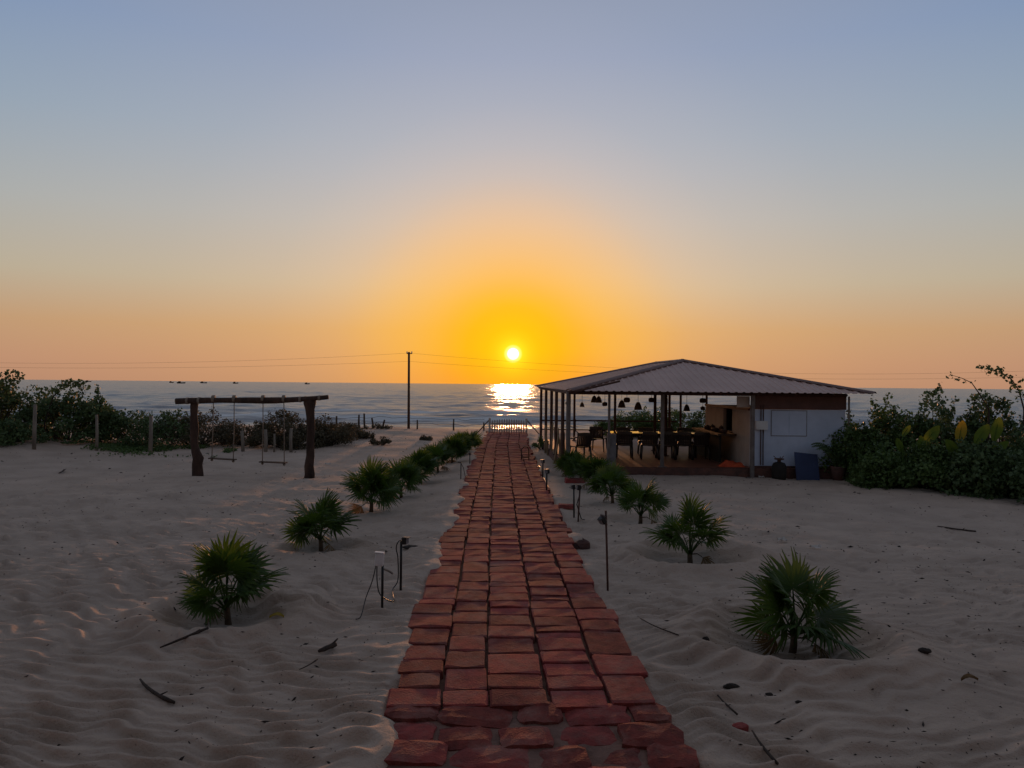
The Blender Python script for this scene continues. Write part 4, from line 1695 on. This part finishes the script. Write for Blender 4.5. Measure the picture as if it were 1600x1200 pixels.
# small dune scrubs
for i, (px, py, r_, h_, lab) in enumerate([(595, 697, .42, .40, 'small dry scrub tuft on the sand slope, nearest of three'), (572, 688, .34, .34, 'small dry scrub tuft on the sand slope, middle of three'),
                                           (538, 694, .34, .62, 'spindly dry shrub on the slope beside the hedge end'), (666, 690, .2, .12, 'tiny scrub tuft on the sand left of the far palms'),
                                           (848, 702, .35, .4, 'small green shrub between the path and the pavilion posts'), (590, 674, .7, .25, 'flat scrub mat on the dune crest below the fence')]):
    p = gp(px, py)
    bush('dune_shrub', lab, p.x, p.y, r_, r_ * .8, h_, 16, 900, .06, M['leafB'] if i != 4 else M['leafC'], 120 + i, 5, 'shrub', 'small shrubs on the sand', shoot_h=.12, clr=.1)

# scrub seen through and behind the pavilion
for i, (x, y, rx, h_, lab) in enumerate([(5.4, 35.0, 1.5, 1.25, 'green scrub bush behind the pavilion seen over the table, nearest the path'),
                                         (7.4, 35.4, 1.6, 1.5, 'green scrub bush behind the pavilion seen over the table, taller one'), (9.6, 35.4, 1.7, 1.4, 'green scrub bush behind the pavilion beside the kitchen wall')]):
    bush('dune_bush', lab, x, y, rx, 1.1, h_, 56, 6500, .085, M['leafC'] if i < 2 else M['leafA'], 140 + i, 8, group='scrub behind the pavilion', shoot_h=.35, clr=.26)

GRH = 'thicket right of the pavilion'
RB = [
    (9.35, 20.6, .85, .8, 1.55, 'leafC', 'narrow leafy bush against the pavilion corner pipe', .4),
    (10.3, 21.4, 1.1, 1.0, 2.1, 'leafC', 'leafy bush with upright shoots right of the pavilion roof end', .6),
    (11.9, 21.6, 1.5, 1.1, 2.35, 'leafA', 'tall leafy bush with upright shoots reaching the sea horizon', .7),
    (13.4, 21.0, 1.5, 1.1, 2.4, 'leafA', 'tall dark bush behind the yellow broad leaf', .5),
    (14.2, 19.6, 1.3, 1.2, 2.45, 'leafA', 'tall dark bush at the right edge of the picture, highest of the thicket', .6),
    (9.4, 19.0, .8, .6, 1.0, 'leafC', 'low dark bush in the front of the thicket next to the pavilion', .25),
    (10.1, 18.2, .9, .7, 1.15, 'leafC', 'low dark bush in the front of the thicket, second from the pavilion', .3),
    (10.8, 17.4, .9, .7, 1.2, 'leafA', 'low dark bush in front of the broad leaved plants', .3),
    (11.6, 16.6, 1.0, .8, 1.3, 'leafA', 'low dark bush at the right edge, nearest of the thicket', .3),
    (12.6, 17.9, 1.0, .8, 1.6, 'leafA', 'middle dark bush behind the nearest one at the right edge', .3)]
for i, (x, y, rx, ry, h_, mt, lab, sh_) in enumerate(RB):
    bush('thicket_bush', lab, x, y, rx, ry, h_, 64, 7500, .105 if mt == 'leafA' else .09, M[mt], 170 + i, 16 if sh_ > .35 else 5, group=GRH, shoot_h=sh_, clr=.27)
for i, (path_px, Y, lab) in enumerate([([(1600, 640), (1592, 610), (1580, 592), (1562, 582), (1545, 577), (1532, 573)], 19.0, 'upper leafy branch reaching left from the right edge against the sky'),
                                       ([(1545, 640), (1530, 615), (1518, 598), (1503, 591), (1490, 587), (1484, 586)], 19.6, 'thin sparse twig reaching left over the thicket against the sky')]):
    pts = [at(a, b, Y) for a, b in path_px]
    o = thing('sky_branch', pts[0], lab, 'branch')
    o.location.z = hz(o.location.x, Y)
    MB().tube([Vector((0, 0, 0))] + [p - o.location for p in pts], [.03, .022, .016, .012, .009, .006, .004], 5).build('limb', M['twig'], o, True)
    C_ = []
    for k in range(150 if i == 0 else 22):
        s = random.uniform(.4, 5)
        j = min(int(s), 4)
        p = pts[j].lerp(pts[j + 1], s - j)
        C_.append(tuple(p - o.location + Vector((random.gauss(0, .08), random.gauss(0, .08), random.gauss(0, .055)))))
    link('foliage', leaves_mesh('foliage', np.array(C_), .10, M['leafA'], 88 + i), o)


def broad_plant(px, py, Y, leaves, label, seed):
    """leaves: list of (px, py of leaf centre, length m, width m, roll, material)"""
    g = at(px, py, Y)
    base = Vector((g.x, Y, hz(g.x, Y)))
    root = thing('broad_leaf_plant', base, label, 'plant', 'broad leaved plants in the thicket')
    rs = random.Random(seed)
    for (lx, ly, ln, wd, roll, mt) in leaves:
        c = at(lx, ly, Y) - base
        d = Vector((math.sin(roll), -.25, math.cos(roll))).normalized()
        s = d.cross(Vector((.2, 1, 0))).normalized()
        nn = s.cross(d)
        V, F = [], []
        nst = 9
        for k in range(nst):
            f = k / (nst - 1)
            w = wd * .5 * math.sin(math.pi * (f * .93 + .05)) ** .65
            p = c + d * ln * (f - .5) - nn * (.10 * (f - .4) ** 2 * ln)
            for q in (-1, -.5, 0, .5, 1):
                V.append(p + s * w * q - nn * (.16 * w * abs(q)) + nn * rs.uniform(-.006, .006))
        for k in range(nst - 1):
            for q in range(4):
                a = k * 5 + q
                F.append((a, a + 1, a + 6, a + 5))
        lf = MB().add(V, F).build('leaf', M[mt], root, True)
        st = c - d * ln * .5
        MB().tube([Vector((0, 0, 0)), Vector((st.x * .6, st.y * .6, st.z * .55)), st, c + d * ln * .2 + nn * .004], [.022, .018, .012, .006], 5).build('stalk', M['broad'], lf, True)


broad_plant(1500, 770, 17.9, [(1501, 674, .54, .25, .02, 'yellowleaf'), (1488, 700, .6, .24, -.8, 'broad')], 'broad leaved plant with one upright yellow leaf', 1)
broad_plant(1545, 772, 17.7, [(1557, 670, .58, .26, .05, 'broad'), (1534, 678, .52, .27, .45, 'broad'), (1560, 700, .5, .22, .9, 'broad')], 'broad leaved plant with pale green upright leaves, right of the yellow leaf', 2)
broad_plant(1445, 765, 18.4, [(1455, 680, .58, .26, .55, 'broad'), (1440, 695, .5, .2, -.3, 'broad')], 'broad leaved plant with tilted green leaf, left of the yellow leaf', 3)
broad_plant(1412, 760, 18.6, [(1416, 673, .32, .13, .5, 'broad'), (1405, 695, .4, .16, -.5, 'broad')], 'small broad leaved plant nearest the pavilion', 4)

# creeper on the bank
r_ = np.random.default_rng(9)
C_ = []
for k in range(5200):
    x = r_.uniform(-13.6, -9.2)
    y = 25.1 + r_.normal(0, .55) + .4 * math.sin(x * 1.7)
    if vnoise(np.array([x * 1.1]), np.array([y * 1.1]), 6)[0] > -.12:
        C_.append((x, y, 0))
C_ = np.array(C_)
C_[:, 2] = hgt(C_[:, 0], C_[:, 1], np.full(len(C_), .1)) + r_.uniform(.01, .10, len(C_))
cp = link('ground_creeper', leaves_mesh('ground_creeper', C_, .085, M['leafC'], 5, .1))
tag(cp, 'green creeper spreading on the sand at the foot of the left hedge', 'creeper', kind='stuff')

# ------------------------------------------------------------------ garden lights, cables, hose
def stake(px, py, top_h, r, mat, label, name='spike_light', cat='light', lean=(0, 0)):
    p = on(gp(px, py))
    root = thing(name, p, label, cat, 'garden spike lights')
    MB().tube([(0, 0, -.08), (lean[0] * .5, lean[1] * .5, top_h * .5), (lean[0], lean[1], top_h)], r, 8).build('stake', mat, root, True)
    return root


def head(root, c, d, s, mat=None):
    """small flood head: box housing with visor, facing d"""
    d = Vector(d).normalized()
    q = d.to_track_quat('Y', 'Z').to_matrix()
    h_ = MB().cbox(c, (s, s * .7, s), s * .12, q).build('lamp_head', mat or M['black'], root)
    MB().box(Vector(c) + d * s * .37, (s * .8, s * .04, s * .8), q).build('lens', M['grey'], h_)
    MB().box(Vector(c) + d * s * .45 + Vector((0, 0, s * .46)), (s * .95, s * .5, s * .06), q).build('visor', mat or M['black'], h_)


a = stake(597, 958, .47, .0135, M['black'], 'white junction box on a black stake left of the path', 'junction_stake', 'junction box')
MB().cbox((-.03, -.02, .52), (.092, .05, .135), .008, Matrix.Rotation(R(4), 3, 'Y')).build('box', M['white'], a)
MB().cbox((-.03, -.02, .592), (.098, .058, .012), .003, Matrix.Rotation(R(4), 3, 'Y')).build('box_lid', M['white'], a)
MB().tube([(.0, .0, .42), (.06, .04, .385), (.10, .05, .355)], .011, 6).build('bracket', M['greywood'], a)
b = stake(626, 930, .57, .014, M['black'], 'dark spotlight on a stake behind the white junction box')
head(b, Vector((.045, -.01, .585)), (1, -.3, 0), .082)
O = a.location


def cable(name, label, pts, r, mat, group=None):
    o = thing(name, pts[0], label, name.split('_')[-1], group)
    # smooth the polyline
    P = [Vector(p) for p in pts]
    Q = []
    for i in range(len(P) - 1):
        p0, p1, p2, p3 = P[max(i - 1, 0)], P[i], P[i + 1], P[min(i + 2, len(P) - 1)]
        for k in range(6):
            t = k / 6
            Q.append(.5 * ((2 * p1) + (p2 - p0) * t + (2 * p0 - 5 * p1 + 4 * p2 - p3) * t * t + (3 * p1 - p0 - 3 * p2 + p3) * t ** 3))
    Q.append(P[-1])
    MB().tube([q - P[0] for q in Q], r, 6).build('sheath', mat, o, True)


gpt = on(gp(556, 972), .005)
cable('black_cable', 'black cable drooping from the junction box to the sand', [O + Vector((-.065, -.02, .46)), O + Vector((-.10, -.03, .30)), O + Vector((-.16, -.05, .13)), gpt + Vector((.05, 0, .03)), gpt], .0055, M['black'], 'cables at the junction box')
cable('black_cable', 'black cable looping from the junction box to the spotlight stake', [O + Vector((-.055, -.02, .46)), O + Vector((-.05, -.02, .28)), O + Vector((-.01, -.03, .15)), O + Vector((.10, .1, .05)), b.location + Vector((-.07, -.15, .06)), b.location + Vector((-.03, -.02, .14)),
       b.location + Vector((-.035, 0, .38)), b.location + Vector((-.055, 0, .50)), b.location + Vector((-.025, 0, .575)), b.location + Vector((.02, 0, .57))], .0065, M['black'], 'cables at the junction box')
c = stake(950, 925, .93, .0125, M['rust'], 'tall thin rusty stake light beside the path on the right, nearest one', lean=(-.035, 0))
MB().tube([(-.04, 0, .86), (-.10, -.02, .885)], .013, 6).build('bracket', M['steel'], c)
head(c, Vector((-.075, -.01, .82)), (-.6, -.4, -.5), .085)
d_ = stake(897, 809, .52, .015, M['black'], 'short dark spike light right of the path, left one of a crossed pair', lean=(-.01, 0))
head(d_, Vector((-.02, 0, .55)), (-1, -.3, -.2), .085)
e_ = stake(903, 817, .58, .014, M['rust'], 'short dark spike light right of the path, right one of a crossed pair', lean=(.03, 0))
head(e_, Vector((.01, 0, .60)), (-1, -.2, .2), .095)
MB().tube([(.03, 0, .5), (-.02, .02, .3), (.06, .02, .05), (.12, .05, .03)], .009, 6).build('cable', M['black'], e_, True)
f_ = stake(854, 772, .52, .018, M['black'], 'dark spike light beside the pale hose right of the path')
head(f_, Vector((.01, 0, .50)), (-.6, -.6, 0), .10)
g_ = stake(848, 750, .46, .018, M['black'], 'dark spike light behind the hose on the right, farther one')
head(g_, Vector((0, 0, .47)), (-.6, -.6, 0), .09)
h_ = stake(720, 753, .40, .012, M['black'], 'thin bent black stake left of the far path')
MB().tube([(0, 0, .4), (-.08, 0, .41)], .011, 6).build('arm', M['black'], h_)
MB().tube([(0, 0, .38), (.06, 0, .28), (.10, .1, .05), (.2, .15, .01)], .008, 6).build('cable', M['black'], h_, True)
i_ = stake(734, 729, .28, .013, M['black'], 'short black stake left of the far path, farthest one')
head(i_, Vector((0, 0, .29)), (.6, -.6, 0), .07)
hp = [(827, 711), (831, 722), (838, 731), (844, 737), (845, 744), (850, 752), (855, 761), (858, 769)]
cable('pale_hose', 'pale orange hose snaking along the right edge of the path', [on(gp(*q), .03 + .03 * (k % 2)) for k, q in enumerate(hp)], .022, M['hose'])
hb = on(gp(823, 722))
hp_ = thing('bent_hoop', hb, 'small bent metal hoop standing at the right path edge far off', 'hoop')
MB().tube([(-.17, 0, -.05), (-.16, 0, .40), (-.08, 0, .47), (.02, .02, .46), (.06, .05, .38), (.07, .1, -.05)], .018, 6).build('rod', M['rust'], hp_, True)
MB().tube([(-.16, 0, .14), (.07, .08, .14)], .014, 6).build('crossbar', M['rust'], hp_, True)

# loose blocks and stone
for (px, py, s, rz, lab, mt) in [(898, 754, (.48, .26, .13), .1, 'loose laterite block lying on the sand by the far right palms', 'brick'), (885, 801, (.30, .16, .07), .05, 'flat loose brick beside the crossed pair of spike lights', 'brick'),
                                 (1157, 1139, (.12, .08, .05), .5, 'broken brick chunk on the sand at lower right', 'brick')]:
    p = on(gp(px, py), s[2] * .85)
    o = link('loose_block', IRR_ME[3] if s[0] < .2 else BLK_ME[5], None, p, (0.03, .05, rz), s)
    tag(o, lab, 'block')


def rock(px, py, r, lab, seed, mat='stone', name='rock', sq=(1, .8, .75)):
    p = on(gp(px, py), r * .3)
    rs = np.random.default_rng(seed)
    mb = MB()
    prof, n, V, F = [], 10, [], []
    for j in range(7):
        ph = math.pi * j / 6
        for k in range(n):
            a = 2 * math.pi * k / n
            q = r * (1 + rs.normal(0, .09))
            V.append((q * math.sin(ph) * math.cos(a) * sq[0], q * math.sin(ph) * math.sin(a) * sq[1], q * math.cos(ph) * sq[2]))
    for j in range(6):
        for k in range(n):
            F.append((j * n + k, (j + 1) * n + k, (j + 1) * n + (k + 1) % n, j * n + (k + 1) % n))
    o = mb.add(V, F).build(name, M[mat], None, False, p)
    tag(o, lab, name.split('_')[-1])
    return o


rock(910, 858, .125, 'rounded dark red stone touching the right edge of the path', 3)
rock(1103, 1003, .035, 'small dark clod on the sand rim left of the nearest right palm', 4, 'char', 'clod')
rock(1445, 1033, .05, 'flat dark clod on the sand right of the nearest right palm', 5, 'char', 'clod', (1.3, .8, .45))
rock(1143, 1072, .045, 'dark crusty clod on the sand at lower right', 6, 'char', 'clod', (1.5, .7, .5))
rock(1202, 1082, .026, 'tiny dark clod right of the crusty one at lower right', 7, 'char', 'clod', (1.3, .7, .5))
rock(1248, 1094, .022, 'tiniest dark clod at lower right', 8, 'char', 'clod', (1.3, .7, .5))
rock(642, 862, .07, 'dark seaweed-like clump on the sand behind the spotlight', 9, 'char', 'clump', (2.0, 1.0, .35))
rock(800, 1060, .0001, 'x', 9, 'char') if False else None
for (pxa, pya, pxb, pyb, r, lab, bend) in [
    (250, 1022, 325, 1004, .012, 'straight dark stick lying on the sand before the nearest left palm', .0),
    (219, 1067, 272, 1101, .013, 'crooked dark stick with a knobbly end at lower left', .03),
    (498, 1027, 524, 1016, .022, 'short thick stick left of the path foreground', 0),
    (468, 1058, 496, 1040, .006, 'thin dark twig below the short thick stick', .01),
    (1115, 1078, 1152, 1120, .007, 'thin twig pointing to the broken brick chunk', .012),
    (1175, 1150, 1215, 1198, .009, 'thin twig at the lower edge right of the path', .012),
    (1000, 968, 1060, 1010, .006, 'thin pale twig curving on the sand right of the path', .03),
    (895, 0, 0, 0, 0, '', 0),
    (92, 742, 100, 735, .02, 'short upright stump stick on the sand at the left bank', .02),
    (1465, 822, 1525, 832, .014, 'low dark branch half buried in sand on the right', .03)]:
    if not r:
        continue
    p0, p1 = on(gp(pxa, pya), r * .7), on(gp(pxb, pyb), r * .7)
    o = thing('driftwood_stick', p0, lab, 'stick', 'sticks lying on the sand')
    pts = []
    for k in range(7):
        q = p0.lerp(p1, k / 6)
        sd = Vector((p1.y - p0.y, p0.x - p1.x, 0)).normalized() * bend * math.sin(math.pi * k / 6)
        q = q + sd
        q.z = p0.z + (p1.z - p0.z) * k / 6 + .012 + r * .4
        pts.append(q - p0)
    mb = MB()
    mb.tube(pts, [r * x for x in (.6, .85, .9, 1, 1.05, 1.2, 1.0)], 6, True, .15)
    mb.tube([pts[4], pts[4] + (pts[5] - pts[4]) * .4 + Vector((.02, .03, .02)) * (r / .01)], [r * .6, r * .3], 5)
    mb.build('wood', M['twig'], o, True)

# fallen leaves (few, yellow)
for (px, py, lab) in [(432, 990, 'curled yellow dead leaf on the sand beside the nearest left palm'), (1515, 1064, 'curled reddish dead leaf on the sand at right')]:
    p = on(gp(px, py), .02)
    n = 5
    V, F = [], []
    for j in range(n):
        for i in range(3):
            f = j / (n - 1)
            w = .03 * math.sin(math.pi * (f * .9 + .05))
            V.append((-.07 + .14 * f, (i - 1) * w, .022 * (i - 1) ** 2 + .03 * math.sin(f * 3)))
    for j in range(n - 1):
        for i in range(2):
            a_ = j * 3 + i
            F.append((a_, a_ + 1, a_ + 4, a_ + 3))
    o = MB().add(V, F).build('dead_leaf', M['yellowleaf'] if px < 800 else M['fandry'], None, True, p)
    tag(o, lab, 'leaf')

# pale litter scraps
for i, (px, py, lab) in enumerate([(512, 725, 'white litter scrap on the sand right of the swing frame'), (1070, 735, 'white litter scrap before the pavilion floor edge'), (1222, 850, 'white litter scrap on the sand right of the second palm'),
                                   (1275, 862, 'crumpled pale bag on the sand behind the nearest right palm'), (1190, 745, 'pale scrap at the foot of the kitchen corner post'), (868, 728, 'pale bag at the foot of the bamboo poles')]):
    p = on(gp(px, py), .012)
    rs = np.random.default_rng(i)
    n = 5
    V = [((a - 2) * .035 + rs.normal(0, .008), (b - 2) * .022 + rs.normal(0, .006), max(0, rs.normal(.025, .02))) for b in range(n) for a in range(n)]
    F = [(b * n + a, b * n + a + 1, (b + 1) * n + a + 1, (b + 1) * n + a) for b in range(n - 1) for a in range(n - 1)]
    o = MB().add(V, F).build('litter_scrap', M['litter'], None, False, p)
    tag(o, lab, 'litter')

# uncountable crumbs: bits of twig, leaf and shell on the sand
r_ = np.random.default_rng(33)
n = 9500
yv = 4.2 + 30 * r_.uniform(0, 1, n) ** 1.15
xv = r_.uniform(-.85, .85, n) * yv
keep = (np.abs(xv - pathx(yv)) > PATH_W / 2 + .12)
dens = sstep(-.12, .3, fbm(xv / 1.6, yv / 1.6, 91, 2)) + .12 + .25 * (xv > 1.5)
keep &= r_.uniform(0, 1, n) < dens
xv, yv = xv[keep], yv[keep]
zv = hgt(xv, yv, np.full(len(xv), .03))
V, F = [], []
for x, y, z in zip(xv, yv, zv):
    s = float(np.exp(r_.normal(-5.25, .45))) * (1 + y / 25)
    a = r_.uniform(0, 6.28)
    el = r_.uniform(1, 3.2)
    dx, dy = math.cos(a) * s * el, math.sin(a) * s * el
    ex, ey = -math.sin(a) * s * .6, math.cos(a) * s * .6
    b_ = len(V)
    V += [(x - dx, y - dy, z), (x + ex, y + ey, z - .002), (x + dx, y + dy, z + r_.uniform(0, s)), (x - ex, y - ey, z - .002), (x, y, z + s * r_.uniform(.5, 1.1))]
    F += [(b_, b_ + 3, b_ + 4), (b_ + 3, b_ + 2, b_ + 4), (b_ + 2, b_ + 1, b_ + 4), (b_ + 1, b_, b_ + 4)]
cr_ = MB().add(V, F).build('sand_debris', M['char'])
tag(cr_, 'scattered crumbs of twig and leaf over the sand', 'debris', kind='stuff')

# ------------------------------------------------------------------ boats near the horizon
for i, (px, Yb, ln, lab) in enumerate([(101, 1500, 14, 'dark fishing boat on the horizon, leftmost'), (138, 1600, 13, 'dark fishing boat on the horizon, second from the left'), (283, 1300, 15, 'dark fishing boat on the horizon above the log swing beam, largest'),
                                       (268, 1500, 9, 'tiny boat just left of the largest boat on the horizon'), (318, 1500, 14, 'dark fishing boat on the horizon right of the largest'), (368, 1500, 11, 'faint fishing boat on the horizon farther right of the largest'), (480, 1500, 10, 'faint fishing boat on the horizon left of the utility pole')]):
    u, _ = ray(px, 595)
    bo = thing('fishing_boat', (u * Yb, Yb, SEA_Z), lab, 'boat', 'boats near the horizon')
    V = []
    for k in range(7):
        f = -1 + k / 3
        w = 1.7 * (1 - abs(f) ** 2.2) + .05
        z = 1.5 + .9 * f * f
        V += [(f * ln / 2, -w, z), (f * ln / 2 * .92, 0, -.4), (f * ln / 2, w, z)]
    F = []
    for k in range(6):
        q = k * 3
        F += [(q, q + 1, q + 4, q + 3), (q + 1, q + 2, q + 5, q + 4), (q, q + 3, q + 5, q + 2)]
    MB().add(V, F).build('hull', M['boat'], bo)
    MB().cbox((-ln * .18, 0, 2.6), (ln * .25, 2.2, 2.0), .1).build('cabin', M['boat'], bo)
    MB().tube([(ln * .1, 0, 1.4), (ln * .1, 0, 4.6)], .12, 5).build('mast', M['boat'], bo)
